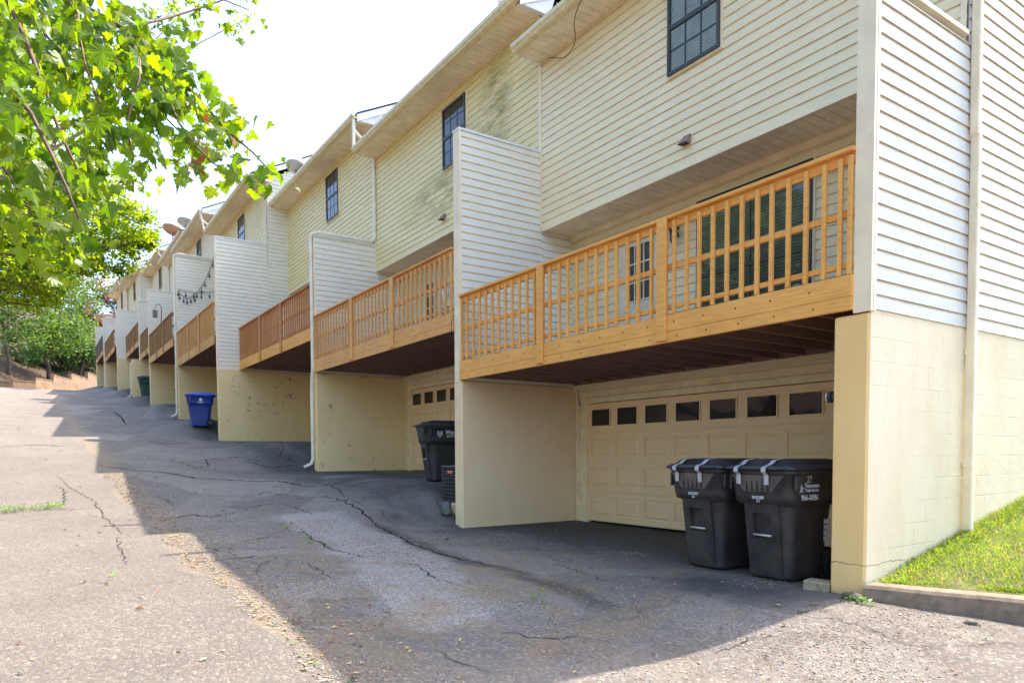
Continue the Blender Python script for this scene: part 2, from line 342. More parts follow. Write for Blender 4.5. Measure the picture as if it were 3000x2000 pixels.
    yard = N.mix(N.math('MULTIPLY', apron_shade, .7), yard, (.045, .045, .05))
    bay_dark = N.math('MULTIPLY', N.ramp(N.math('ADD', Y, N.math('MULTIPLY', wob, 1.6)), -.9, .5), N.ramp(X, -7.3, -6.9)); yard = N.mix(N.math('MULTIPLY', bay_dark, .62), yard, (.055, .050, .046))  # yard colour gets darker towards the nearest garage door
    oil = chain(PO, .13, .35); yard = N.mix(N.math('MULTIPLY', oil, .6), yard, (.035, .037, .045))
    trench = chain(PT, .03, .16); yard = N.mix(N.math('MULTIPLY', trench, .6), yard, (.05, .045, .04))
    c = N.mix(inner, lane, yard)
    c = N.mix(N.math('MULTIPLY', edge, .8), c, N.mix(peb, (.30, .23, .16), (.55, .46, .36)))
    rt = N.ramp(N.math('ADD', N.math('ADD', X, wob), N.math('MULTIPLY', Y, -.12)), -.6, .5); frontl = N.mix(mid, (.35, .30, .25), (.20, .165, .137)); frontl = N.mix(N.math('MULTIPLY', peb, .55), frontl, (.36, .31, .26))
    frontl = N.mix(N.math('MULTIPLY', grain, .42), frontl, (.11, .095, .082)); padl = N.math('MAXIMUM', chain(PL, .22, .1), chain(PM, .30, .1)); frontl = N.mix(N.math('MULTIPLY', padl, .65), frontl, (.31, .27, .23)); c = N.mix(rt, c, frontl)
    wv = N.n('ShaderNodeMapping'); N.t.links.new(N.geo.outputs['Position'], wv.inputs[0]); wv.inputs['Scale'].default_value = (.5, 1.0, 0)
    nn = N.n('ShaderNodeTexNoise'); nn.inputs['Scale'].default_value = 2.; nn.inputs['Detail'].default_value = 8; nn.inputs['Roughness'].default_value = .7; N.t.links.new(N.geo.outputs['Position'], nn.inputs['Vector'])
    vm = N.n('ShaderNodeVectorMath', operation='MULTIPLY_ADD'); N.t.links.new(nn.outputs['Color'], vm.inputs[0]); vm.inputs[1].default_value = (.6, .6, 0); N.t.links.new(wv.outputs[0], vm.inputs[2])
    cr = N.vor(.75, 'DISTANCE_TO_EDGE', vec=vm.outputs[0]); crack = N.math('MULTIPLY', N.ramp(cr, .002, .006, 1, 0), N.ramp(N.noise(.6, 2), .52, .6))
    crack = N.math('MULTIPLY', crack, N.ramp(inner, 0, 1, .25, 1))
    c = N.mix(N.math('MULTIPLY', crack, .7), c, (.04, .036, .03))
    # soil beyond the far end and left bank
    soil = N.math('MAXIMUM', N.ramp(N.math('ADD', X, N.math('MULTIPLY', N.math('MAXIMUM', N.math('ADD', Y, 8.), 0.), 2.6)), -74.9, -74.6, 1, 0), N.ramp(Y, -9.5, -8.5, 1, 0))
    sc_ = N.mix(N.ramp(N.noise(2, 5), .35, .65), (.06, .035, .022), (.11, .07, .04)); c = N.mix(soil, c, sc_)
    h = N.math('ADD', N.math('MULTIPLY', grain, 1.2), N.math('ADD', N.math('MULTIPLY', peb, .8), N.math('MULTIPLY', crack, -3.)))
    h = N.math('ADD', h, N.math('MULTIPLY', N.math('SUBTRACT', 1., inner), .8)); h = N.math('ADD', h, N.math('MULTIPLY', pit, -1.2))
    h = N.math('ADD', h, N.math('ADD', N.math('MULTIPLY', N.noise(6, 5), 2.5), N.math('ADD', N.math('MULTIPLY', band, .9), N.math('MULTIPLY', trench, -2.2))))
    N.bump(h, .75, .0115)
    return N.done(c, .85, .25)
def ray(U_, V_): return (_f + _r2*(U_-1500)/2075.25 - _u2*(V_-1428.36)/2075.25)
def gp(u, v):   # point where a sight line meets the ground
    q = CAMP
    for t in np.arange(2, 90, .04):
        q = CAMP+ray(u, v)*t
        if q.z < gzf(q.x, q.y): return q
    return q
def G(L): return [tuple(gp(u*1.27551, v*1.27551))[:2] for u, v in L]
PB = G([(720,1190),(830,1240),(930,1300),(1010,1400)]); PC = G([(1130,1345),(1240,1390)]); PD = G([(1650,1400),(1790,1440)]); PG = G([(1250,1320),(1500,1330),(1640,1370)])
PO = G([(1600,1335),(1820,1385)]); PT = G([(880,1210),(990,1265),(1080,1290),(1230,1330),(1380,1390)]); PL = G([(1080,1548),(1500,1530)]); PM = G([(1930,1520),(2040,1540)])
M_GROUND = ground_material()

def axis(parts):
    out = []
    for a, b, st in parts: out += list(np.arange(a, b, st))
    return np.array(out)
xs = axis([(-420,-120,30),(-120,-82,4),(-82,-70,.7),(-70,-16,.45),(-16,6,.14),(6,20,1),(20,260,20)])
ys = axis([(-300,-40,20),(-40,-9,2),(-9,-7,.5),(-7,3.2,.14),(3.2,14,.8),(14,50,4),(50,330,25)])
GX, GY = np.meshgrid(xs, ys, indexing='ij'); GZ = gz(GX, GY)
nx, ny = len(xs), len(ys)
me = bpy.data.meshes.new('ground'); vv = np.stack([GX, GY, GZ], -1).reshape(-1, 3)
idx = np.arange(nx*ny).reshape(nx, ny); fq = np.stack([idx[:-1,:-1], idx[1:,:-1], idx[1:,1:], idx[:-1,1:]], -1).reshape(-1, 4)
me.from_pydata(vv.tolist(), [], fq.tolist()); me.materials.append(M_GROUND)
me.polygons.foreach_set('use_smooth', [True]*len(me.polygons)); me.update()
tag(bpy.data.objects.new('ground', me), kind='structure'); COL.objects.link(bpy.data.objects['ground'])

# open cracks in the asphalt: thin ribbons that follow the surface
M_CRACK = plain('crack filled with dark grit', (.02, .018, .016), .95, .1)
crk = MB()
def crack(pts, w=.02, seed=0):
    rr = random.Random(seed); P = []
    for (x0, y0), (x1, y1) in zip(pts, pts[1:]):
        n = max(2, int(math.hypot(x1-x0, y1-y0)/.07))
        for i in range(n):
            t = i/n; P.append((x0+(x1-x0)*t+rr.uniform(-.035,.035), y0+(y1-y0)*t+rr.uniform(-.035,.035)))
    P.append(pts[-1]); L = []; N_ = len(P)
    for i, (x, y) in enumerate(P):
        a = P[max(0, i-1)]; b = P[min(N_-1, i+1)]; dx, dy = b[0]-a[0], b[1]-a[1]; l = math.hypot(dx, dy) or 1
        ww = w*(.25+.75*math.sin(math.pi*i/(N_-1))**.5)*rr.uniform(.5, 1.3); nx_, ny_ = -dy/l*ww/2, dx/l*ww/2
        L.append(((x+nx_, y+ny_), (x-nx_, y-ny_)))
    for i in range(N_-1):
        q = [L[i][0], L[i][1], L[i+1][1], L[i+1][0]]
        crk.add([(x, y, gzf(x, y)+.005) for x, y in q], [(0,1,2,3)])
for k, (pts, w_) in enumerate([
    ([(225,1068),(300,1080),(380,1085),(450,1098),(540,1103),(640,1105),(720,1118)], .05), ([(350,1192),(400,1190),(440,1183),(490,1188),(535,1178)], .03),
    ([(740,1140),(830,1175),(870,1210),(930,1240),(990,1265),(1080,1290),(1130,1300)], .035), ([(690,1215),(720,1240),(770,1265),(840,1280),(880,1278)], .022),
    ([(518,1165),(580,1165),(600,1160),(640,1155)], .022), ([(640,1155),(690,1170),(715,1182)], .018), ([(0,1177),(60,1172),(170,1170),(230,1166),(270,1163)], .02),
    ([(410,1060),(450,1075),(480,1070),(470,1055),(540,1050),(600,1062)], .03), ([(470,945),(520,965),(560,975),(590,990)], .05), ([(205,945),(260,945),(280,960),(290,975)], .06),
    ([(460,1290),(540,1283),(600,1276)], .02), ([(740,1100),(640,1092),(560,1085)], .02), ([(130,1115),(150,1130),(145,1160)], .02), ([(0,1025),(90,1022),(150,1025)], .05), ([(1000,1500),(1060,1530),(1140,1550)], .008),
    ([(1640,1500),(1720,1470),(1800,1462)], .008), ([(130,1090),(160,1120),(215,1150),(250,1200),(300,1235)], .012), ([(270,1230),(275,1270),(290,1300)], .012), ([(560,1140),(610,1130),(650,1138),(700,1128)], .016), ([(800,1150),(770,1120),(730,1108)], .018), ([(900,1290),(960,1300),(1000,1330),(1060,1345)], .014), ([(560,1060),(620,1075),(690,1068)], .025), ([(620,1010),(650,1030),(640,1050),(680,1065)], .03), ([(330,1010),(380,1020),(440,1018)], .04), ([(310,905),(350,915),(400,912)], .08), ([(1190,1290),(1290,1300),(1380,1330),(1450,1340)], .012), ([(1150,1455),(1260,1470),(1330,1460),(1400,1480)], .012), ([(690,1290),(720,1300),(760,1330)], .012)]): crack(G(pts), w_, k)
tag(crk.build('asphalt_cracks', M_CRACK), kind='structure')

# ------------------------------------------------------------------ townhouse row
#      XR      XL      YF    ZR    Yu    fin front, fin top, wood(rail), wood(rim), front siding
U = [ (0,     -6.85,  0.,   2.47, 1.65, 0.,   6.50, 0, 0, 'C'),
      (-7.05, -14.0,  0.,   3.30, 1.65, 0.,   6.64, 1, 1, 'Y'),
      (-14.25,-21.46, 0.,   4.12, 1.65, -.72, 8.38, 2, 0, 'Y'),
      (-21.7, -28.65, -.75, 4.94, .95,  -.78, 9.42, 3, 3, 'Y'),
      (-28.9, -35.8,  -.88, 5.80, .80,  -.90, 9.40, 4, 3, 'C'),
      (-36.05,-42.95, -.43, 6.85, 1.2,  -.43, 10.2, 4, 3, 'C'),
      (-43.2, -50.1,  -.43, 7.75, 1.2,  -1.0, 10.86,4, 3, 'C'),
      (-50.35,-57.25, -1.1, 8.22, .55,  -1.12,11.4, 4, 3, 'C'),
      (-57.5, -64.4,  -1.2, 8.85, .45,  -1.2, 11.9, 5, 3, 'C')]
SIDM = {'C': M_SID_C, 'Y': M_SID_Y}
LBL = ['nearest townhouse with orange balcony, end wall of white siding and black trash carts below',
       'second townhouse from the near end, yellow green algae streaks on its upper siding',
       'third townhouse from the near end, with reddish baluster rail above a wall of chipped paint',
       'fourth townhouse from the near end, blue trash cart below its balcony',
       'fifth townhouse from the near end, between the blue cart bay and the string lit partition',
       'sixth townhouse from the near end, set back with only a sliver of brown rail showing',
       'seventh townhouse from the near end, with bent downspout over a dark green cart',
       'second farthest townhouse of the row, with a small brown balcony',
       'farthest townhouse of the row, with a grey weathered balcony rail']
RB = 9.6     # depth of the houses behind the upper wall
baluster_src = {}
def baluster(mi, parent, x, y, z, h=.93):
    key = mi
    if key not in baluster_src:
        mb = MB(); mb.bbox(-.019, .019, -.019, .019, 0, h, .003); o = mb.build('baluster', M_WOOD[mi], parent); baluster_src[key] = o
        o.location = (x, y, z); return o
    return share(baluster_src[key], 'baluster', parent, (x, y, z))

def window(root, off, x0, x1, y, z0, z1, cols=3, rows=2, blind=0, ratio=.5):
    """double hung window on a wall facing -Y; y = wall face"""
    fr = MB(); W_, D_ = .045, .055
    for a, b, c, d in ((x0, x0+W_, z0, z1), (x1-W_, x1, z0, z1), (x0+W_, x1-W_, z0, z0+W_), (x0+W_, x1-W_, z1-W_, z1)): fr.box(a, b, y-D_, y, c, d)
    zm = z0+(z1-z0)*ratio; fr.box(x0+W_, x1-W_, y-D_+.004, y-.012, zm-.03, zm+.03)
    for (za, zb) in ((z0+W_, zm-.03), (zm+.03, z1-W_)):
        for i in range(1, cols): xx = x0+W_+(x1-x0-2*W_)*i/cols; fr.box(xx-.008, xx+.008, y-.040, y-.024, za, zb)
        for j in range(1, rows): zz = za+(zb-za)*j/rows; fr.box(x0+W_, x1-W_, y-.039, y-.025, zz-.008, zz+.008)
    f = fr.build('window', M_FRAME, root, off)
    p = MB()
    for (za, zb) in ((z0+W_, zm-.03), (zm+.03, z1-W_)): p.add([(x0+W_,y-.033,za),(x1-W_,y-.033,za),(x1-W_,y-.033,zb),(x0+W_,y-.033,zb)], [(0,1,2,3)])
    p.build('pane', M_CLEAR if blind else M_GLASS, f)
    for v in f.children: v.data.transform(Matrix.Translation(-Vector(off)))
    if blind:
        b = MB(); zz = z0+W_+.01
        while zz < z1-W_: b.box(x0+W_, x1-W_, y-.026, y-.022+.004, zz, zz+.034); zz += .042
        b.box(x0+W_, x1-W_, y-.018, y-.016, z0+W_, z1-W_, 1)
        bo = b.build('blind', [M_BLIND if blind == 1 else M_BLINDD, M_ROOM], f); bo.data.transform(Matrix.Translation(-Vector(off)))
    t = MB(); k = .028
    for a, b, c, d in ((x0-k, x0, z0-k, z1+k), (x1, x1+k, z0-k, z1+k), (x0, x1, z0-k, z0), (x0, x1, z1, z1+k)): t.box(a, b, y-.03, y, c, d)
    tr = t.build('casing', M_TRIM, f); tr.data.transform(Matrix.Translation(-Vector(off)))
    return f

def garage_door(root, off, xl, floor, y, detail=True):
    PW, SH = .664, .52; d = MB(); H = SH*4
    pan = MB()
    d.box(xl, xl+8*PW, y+.020, y+.045, floor+.02, floor+H)
    for r in range(4):
        z0 = floor+.03+r*SH; z1 = z0+SH-.012
        # rails and stiles proud, panel fields recessed with raised centres
        d.box(xl, xl+8*PW, y-.0, y+.02, z0, z0+.10); d.box(xl, xl+8*PW, y-.0, y+.02, z1-.09, z1)
        for c in range(9):
            a = xl+c*PW-(.07 if c else 0); b = xl+c*PW+(.07 if c < 8 else 0); d.box(a, b, y, y+.02, z0+.10, z1-.09)
        if r < 3:
            for c in range(8):
                a, b = xl+c*PW+.07, xl+(c+1)*PW-.07; za, zb = z0+.10, z1-.09
                o_ = [(a+.012, y+.0198, za+.012), (b-.012, y+.0198, za+.012), (b-.012, y+.0198, zb-.012), (a+.012, y+.0198, zb-.012)]
                i_ = [(a+.06, y+.003, za+.05), (b-.06, y+.003, za+.05), (b-.06, y+.003, zb-.05), (a+.06, y+.003, zb-.05)]
                d.add(o_+i_, [(0,1,5,4),(1,2,6,5),(2,3,7,6),(3,0,4,7),(4,5,6,7)])
    g = d.build('garage_door', M_DOOR, root, off); z0 = floor+.03+3*SH
    for c in range(8):
        a, b = xl+c*PW+.098, xl+(c+1)*PW-.098; za, zb = z0+.118, z0+SH-.012-.108
        f = MB(); k = .022
        for q in ((a-k, a, za-k, zb+k), (b, b+k, za-k, zb+k), (a, b, za-k, za), (a, b, zb, zb+k)): f.box(q[0], q[1], y-.012, y+.006, q[2], q[3])
        fo = f.build('window', M_DOOR, g, off); p = MB(); p.box(a, b, y-.001, y+.003, za, zb); po = p.build('pane', M_GLASS_D, fo, off) if False else None
        # one level only: the pane joins its window as a second material
        bm_ = MB(); bm_.box(a, b, y-.001, y+.004, za, zb); me2 = fo.data; bpy.data.objects.remove(fo)
        f.add(bm_.v, bm_.f, 1); fo = f.build('window', [M_DOOR, M_GLASS_D], g, off)
    return g

roots = []
for k, (XR, XL, YF, ZR, Yu, FF, FT, wr, wm, sk) in enumerate(U):
    Yl = Yu+.70; nYu = U[k+1][4] if k < 8 else Yu
    base = BAYS[k][3]; floor = base-.01 if k else .04
    off = (XL, YF, base); root = thing('townhouse', LBL[k], 'townhouse', off, group='row of stepped townhouses'); roots.append(root)
    Zs = ZR+2.70; Ze = ZR+5.54; XE = XR if k else -.0; ridgeY = Yu+4.6; ridgeZ = Ze+.15+.5*(ridgeY-Yu+.5); backY = Yu+RB
    XLw = XL
    XRw = U[k-1][1] if k else -.012      # right end of the upper wall meets the neighbour line
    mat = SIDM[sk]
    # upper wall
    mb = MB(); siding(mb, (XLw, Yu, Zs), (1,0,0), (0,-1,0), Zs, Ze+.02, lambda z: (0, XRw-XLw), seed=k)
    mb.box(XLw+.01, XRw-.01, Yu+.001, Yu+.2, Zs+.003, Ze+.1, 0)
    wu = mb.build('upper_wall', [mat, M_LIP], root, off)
    t = MB(); t.box(XLw, XLw+.035, Yu-.03, Yu-.0165, Zs, Ze); t.box(XRw-.05, XRw, Yu-.03, Yu+.0, Zs, Ze); t.box(XLw+.035, XRw-.05, Yu-.026, Yu, Zs-.035, Zs)
    t.build('corner_trim', M_TRIM if k in (0, 3, 1, 2) else M_TRIMW, wu).data.transform(Matrix.Translation(-Vector(off)))
    # right side wall with its gable
    zb = Zs if k == 0 else U[k-1][3]+2.0
    XS = XR if k == 0 else U[k-1][1]
    mb = MB()
    def ext(z, Ze=Ze, Yu=Yu, ridgeY=ridgeY, backY=backY, k=k, Zs=Zs):
        if z < Ze+.1: return (Yu if z > Zs or k else Yu, backY)
        dz = (z-Ze-.1)*2; return (Yu+dz, backY-dz)
    z0s = 2.46 if k == 0 else zb
    siding(mb, (XS, 0, z0s), (0,1,0), (1,0,0), z0s, ridgeZ-.1, ext, seed=40+k)
    mb.box(XS-.15, XS, Yu+.02, backY-.02, z0s, Ze+.1, 0)
    xq = XS-.004; mb.add([(xq, Yu+.02, Ze+.08), (xq, backY-.02, Ze+.08), (xq, ridgeY, ridgeZ-.10)], [(0,1,2)], 0)
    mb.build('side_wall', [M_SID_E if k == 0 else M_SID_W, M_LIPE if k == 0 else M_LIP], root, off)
    if k == 0: pass
    # rear and far side shell
    mb = MB(); mb.box(XL, XS-.15, backY-.15, backY, base-.5, Ze+.1); mb.box(XL, XL+.1, Yl+.4, backY-.15, base-.5, Ze+.1)
    gx = XL+.05; mb.add([(gx, Yu, Ze+.1), (gx, backY, Ze+.1), (gx, ridgeY, ridgeZ-.12)], [(0,1,2)])
    mb.build('rear_wall', M_SID_W, root, off)
    # roof: two slopes, real thickness
    ov = .0; ex0, ex1 = XL-.0, XS+.12
    ey = Yu-.52; bz = Ze+.17; mb = MB(); rz = bz+.5*(ridgeY-ey)
    mb.add([(ex0,ey,bz),(ex1,ey,bz),(ex1,ridgeY,rz),(ex0,ridgeY,rz),(ex0,ey,bz-.05),(ex1,ey,bz-.05),(ex1,ridgeY,rz-.05),(ex0,ridgeY,rz-.05)],
           [(0,1,2,3),(7,6,5,4),(0,4,5,1),(1,5,6,2),(3,7,4,0)])
    by = backY+.4; bz2 = rz-.5*(by-ridgeY)
    mb.add([(ex0,ridgeY,rz),(ex1,ridgeY,rz),(ex1,by,bz2),(ex0,by,bz2),(ex0,ridgeY,rz-.05),(ex1,ridgeY,rz-.05),(ex1,by,bz2-.05),(ex0,by,bz2-.05)],
           [(0,1,2,3),(7,6,5,4),(1,5,6,2),(2,6,7,3),(3,7,4,0)])
    ro = mb.build('roof', M_SHING, root, off)
    # vent pipes near the eave (their shadows fall on the lane)
    if k < 2:
        vp = MB(); vx = (G([(520,1276)])[0][0], G([(345,1212)])[0][0], -18.2)[k]; vy = Yu-.35; vp.cyl((vx, vy, bz+.5*(vy-ey)+.45), (0,0,1), .05, 1.15); v_ = vp.build('vent_pipe', M_TRIMW, ro); v_.data.transform(Matrix.Translation(-Vector(off)))
    # rake boards on the right gable
    rk = MB()
    for (ya, yb) in ((ey+.0, ridgeY), (by, ridgeY)):
        s_ = 1 if yb > ya else -1; za = bz-.052; zb_ = rz-.052; zz = bz-.052 if s_ == 1 else bz2-.052
        rk.add([(ex1-.022, ya, zz), (ex1-.022, yb, zb_), (ex1-.022, yb, zb_-.17), (ex1-.022, ya, zz-.17), (ex1, ya, zz), (ex1, yb, zb_), (ex1, yb, zb_-.17), (ex1, ya, zz-.17)],
               [(0,1,2,3),(7,6,5,4),(0,4,5,1),(2,6,7,3),(0,3,7,4),(1,5,6,2)])
    rk.add([(XS+.002, ey, bz-.055),(XS+.098, ey, bz-.055),(XS+.098, Yu+.3, bz-.055+.41),(XS+.002, Yu+.3, bz-.055+.41),
            (XS+.002, ey, Ze-.02),(XS+.098, ey, Ze-.02),(XS+.098, Yu+.12, Ze-.02),(XS+.002, Yu+.12, Ze-.02)], [(0,1,2,3),(7,6,5,4),(0,4,5,1),(1,5,6,2),(3,7,4,0)])
    rk.build('rake_board', M_TRIMW, root, off)
    # eave soffit of narrow panels
    sf = MB(); x = ex0
    while x < XS-.01:
        x2 = min(x+.152, XS); sf.box(x+.004, x2-.004, ey+.02, Yu+.0, Ze-.004, Ze+.012); x = x2
    sf.box(ex0, XS, ey+.02, Yu+.1, Ze+.013, Ze+.03, 1); sf.box(ex0, XS+.1, ey, ey+.02, Ze-.01, bz-.055, 2)
    sf.box(ex0, XS, Yu-.045, Yu-.018, Ze-.045, Ze-.005, 2)
    sf.build('soffit', [M_SOFF, M_LIP, M_GUT], root, off)
    # K style gutter
    gprof = [(0,0),(-.085,0),(-.10,.03),(-.125,.055),(-.13,.115),(-.12,.115),(-.12,.06),(0,.02)]
    g = MB(); r1 = [(ex0+.0, ey+y_, bz-.15+z_) for y_, z_ in gprof]; r2 = [(ex1, ey+y_, bz-.15+z_) for y_, z_ in gprof]; g.loft([r1, r2])
    g.build('gutter', M_GUT, root, off)
    # living level wall and its soffit
    mb = MB(); zf = ZR+.30; siding(mb, (XL, Yl, zf), (1,0,0), (0,-1,0), zf, Zs-.01, lambda z: (0, XR-.14-XL if k == 0 else XR-XL), seed=80+k)
    mb.box(XL, XR-.14 if k == 0 else XR, Yl+.001, Yl+.2, zf-.4, Zs+.1); lw = mb.build('living_wall', [M_SID_L, M_LIP], root, off)
    sf = MB(); x = XL
    while x < XR-.15:
        x2 = min(x+.152, XR-.14); sf.box(x+.004, x2-.004, Yu+.03, Yl, Zs-.004, Zs+.008); x = x2
    sf.box(XL, XR, Yu+.01, Yl+.1, Zs+.009, Zs+.02, 1); sf.box(XL, XR-.14, Yl-.045, Yl-.02, Zs-.10, Zs-.004, 2); sf.build('balcony_soffit', [M_SOFF, M_LIP, M_TRIM], root, off)
    # partition (siding clad) with cap and front trim, plus painted block wall below
    zc = ZR-.0 if k else 2.46
    fb = Yl+.02
    nZ = U[k+1][3] if k < 8 else ZR+.8
    Xf0 = XL-.19; mb = MB(); ZB = ZR+.0
    mb.box(Xf0+.018, XL-.018, FF+.02, fb, ZB, FT)
    siding(mb, (XL-.018, 0, ZB), (0,1,0), (1,0,0), ZB, FT-.02, lambda z: (FF+.03, fb), seed=120+k)
    siding(mb, (Xf0+.018, 0, ZB), (0,1,0), (-1,0,0), ZB, FT-.02, lambda z: (FF+.03, fb+.6), seed=160+k)
    pw = mb.build('partition_wall', [M_SID_W, M_LIP], root, off)
    t = MB(); t.box(Xf0-.005, XL+.003, FF-.012, FF+.03, ZB-.02, FT); pt = t.build('front_trim', M_TRIM, pw); pt.data.transform(Matrix.Translation(-Vector(off)))
    t = MB(); t.box(Xf0-.01, XL+.012, FF-.02, nYu+.03, FT+.0, FT+.035); t.box(Xf0-.012, XL+.005, FF-.014, nYu+.03, FT-.03, FT-.001) if False else None
    pt = t.build('wall_cap', M_TRIMW, pw); pt.data.transform(Matrix.Translation(-Vector(off)))
    cf = FF-.0 if k != 5 else -.92
    mb = MB(); n_ = 12; cw = .26
    x0_, x1_ = XL+.02-cw, XL+.02
    mb.bbox(x0_, x1_, cf, Yl+.12, base-.9, ZB-.006, .012); mb.build('block_wall', (M_CONC_P if k == 0 else M_CONC), root, off)
    if U[k][5] < YF-.1:   # the part ahead of the deck belongs to the uphill house and is clad to the same height
        pass
    # garage wall: header siding, trim, door
    Yg = 2.42 if k < 3 else Yl+.07
    dx0 = XL+.36; dH = 2.09
    mb = MB(); hz = floor+dH+.13; siding(mb, (XL+.02, Yg, hz), (1,0,0), (0,-1,0), hz, ZR+.1, lambda z: (0, (XR-XL-.04) if k else 6.6), seed=200+k)
    mb.box(XL+.02, XR-.02, Yg+.02, Yg+.15, floor+dH+.02, ZR+.1); mb.box(XL+.02, dx0-.06, Yg+.02, Yg+.15, base-.6, floor+dH+.02); mb.box(dx0+8*.664+.06, XR-.02, Yg+.02, Yg+.15, base-.6, floor+dH+.02)
    gw = mb.build('garage_wall', [M_DTRIM, M_LIP], root, off)
    t = MB(); t.box(dx0-.06, dx0, Yg-.03, Yg+.06, base-.3, floor+dH+.02); t.box(dx0-.13, dx0-.06, Yg-.02, Yg+.02, base-.3, floor+dH+.13); t.box(dx0+5.312, dx0+5.37, Yg-.03, Yg+.06, base-.3, floor+dH+.02)
    t.box(dx0-.06, dx0+5.37, Yg-.035, Yg+.06, floor+dH+.021, floor+dH+.12); t.box(XL+.03, XL+.10, Yg-.02, Yg+.02, base-.3, ZR-.05)
    for q in range(24): t.box(XL+.075, XL+.087, Yg-.0215, Yg-.0195, base+.1+q*.095, base+.12+q*.095, 1)
    tt = t.build('door_trim', [M_DTRIM, M_LIP], gw); tt.data.transform(Matrix.Translation(-Vector(off)))
    if k < 8: garage_door(root, off, dx0, floor, Yg)
    # balcony deck ------------------------------------------------
    rx0, rx1 = XL+.005, (XR-.135 if k == 0 else XR-.015)
    mb = MB()
    mb.bbox(rx0, rx1, YF-.04, YF, ZR+.118, ZR+.30, .004); mb.bbox(rx0, rx1, YF-.041, YF, ZR, ZR+.115, .004)
    bx_ = rx0+.22
    while bx_ < rx1-.1 and k < 5:
        for dz_, dx_ in ((.215, 0), (.06, .04)): mb.cyl((bx_+dx_, YF-.042, ZR+dz_), (0,1,0), .009, .006, 8, 1)
        bx_ += .406
    rim = mb.build('deck', [M_WOOD[wm], M_RUSTW], root, off)
    mb = MB(); jx = rx0+.2
    while jx < rx1-.05: mb.box(jx-.019, jx+.019, YF+.001, Yl, ZR+.03, ZR+.262); jx += .406
    yy = YF+.001; 
    while yy < Yl-.1: mb.box(rx0, rx1, yy, yy+.138, ZR+.264, ZR+.30); yy += .146
    mb.box(rx0, rx1, Yl, Yl+.04, ZR+.02, ZR+.30)
    j = mb.build('joists', M_DARKWOOD, rim); j.data.transform(Matrix.Translation(-Vector(off)))
    if k < 3:
        jx = rx0+.2
        h = MB(); h.box(-.03, -.0195, -.05, -.001, 0, .16); h.box(.0195, .03, -.05, -.001, 0, .16); h.box(-.03, .03, -.05, -.001, -.006, -.0005)
        src = None
        while jx < rx1-.05:
            loc = (jx-off[0], Yl-off[1], ZR+.03-off[2])
            if src is None: src = h.build('joist_hanger', M_GAL, rim); src.location = loc
            else: share(src, 'joist_hanger', rim, loc)
            jx += .406
    # railing
    mb = MB(); zt = ZR+1.34
    mb.bbox(rx0, rx1, YF-.055, YF+.075, zt, zt+.036, .005); mb.bbox(rx0, rx1, YF+.002, YF+.038, zt-.089, zt-.001, .004)
    mb.bbox(rx0, rx1, YF+.002, YF+.038, ZR+.80, ZR+.86, .004); mb.bbox(rx0, rx1, YF+.002, YF+.038, ZR+.37, ZR+.42, .004)
    rl = mb.build('railing', M_WOOD[wr], root, off); rl_off = Vector((0,0,0))
    if k == 0:
        bal = [-6.79,-6.62,-6.42,-6.23,-6.05,-5.86,-5.69,-5.5,-5.32,-5.14,-4.95,-4.77,-4.42,-4.21,-4.03,-3.84,-3.66,-3.47,-3.28,-3.1,-2.91,-2.73,-2.52,-2.18,-2.0,-1.83,-1.65,-1.47,-1.29,-1.11,-.95,-.77,-.59,-.41,-.26,-.17]
        posts = [-2.33, -4.60]
    else:
        posts = [XL+ (XR-XL)*q for q in (.36, .66)]; bal = []
        x = rx0+.05
        while x < rx1-.03:
            if all(abs(x-p) > .12 for p in posts): bal.append(x)
            x += .184
    for x in bal: baluster(wr, rl, x-off[0], YF-.02-off[1], ZR+.305-off[2] - (.0), 1.0)
    for p in posts:
        q = MB(); q.bbox(p-.07, p+.07, YF-.075, YF-.0425, ZR+.02, zt-.002, .006)
        q.bbox(p-.045, p+.045, YF-.041, YF+.0, ZR+.302, zt-.002, .004)
        po = q.build('post', M_WOOD[wr], rl); po.data.transform(Matrix.Translation(-Vector(off)))
    # windows and door of the living level, upper window
    if k == 0:
        window(root, off, -3.83, -2.93, Yu-.017, 6.47, 7.95, 3, 2, blind=1, ratio=.43)
        window(root, off, -3.9, -2.04, Yl-.017, 3.25, 4.92, 2, 1, blind=2, ratio=.35)
    elif k == 1:
        window(root, off, -10.31, -9.36, Yu-.017, 7.32, 8.57, 3, 2); window(root, off, -10.9, -9.2, Yl-.017, 4.1, 5.75, 2, 1, blind=2)
    elif k == 2:
        window(root, off, -17.49, -16.53, Yu-.017, 8.16, 9.46, 3, 2); window(root, off, -18, -16.2, Yl-.017, 4.9, 6.5, 2, 1, blind=2)
    else:
        window(root, off, XL+3.45, XL+4.4, Yu-.017, ZR+4.02, ZR+5.27, 3, 2); window(root, off, XL+3.1, XL+4.9, Yl-.017, ZR+.8, ZR+2.4, 2, 1, blind=2)
    # entry door with nine lights
    dX = -5.56 if k == 0 else XL+1.3; d = MB(); y = Yl-.017; zt_ = ZR+.30
    d.box(dX, dX+.92, y-.02, y+.0, zt_, zt_+2.0)
    for q in ((dX-.09, dX), (dX+.92, dX+1.01)): d.box(q[0], q[1], y-.03, y, zt_, zt_+2.09)
    d.box(dX, dX+.92, y-.03, y, zt_+2.0, zt_+2.09)
    for ii in range(4): xx = dX+.16+ii*.2; d.box(xx-.012, xx+.012, y-.034, y-.0205, zt_+.95, zt_+1.85)
    for ii in range(4): zz = zt_+.95+ii*.3; d.box(dX+.15, dX+.77, y-.033, y-.0206, zz-.012, zz+.012)
    do = d.build('entry_door', M_WDOOR, root, off); p = MB(); p.box(dX+.15, dX+.77, y-.025, y-.0207, zt_+.95, zt_+1.85)
    po = p.build('pane', M_GLASS, do); po.data.transform(Matrix.Translation(-Vector(off)))
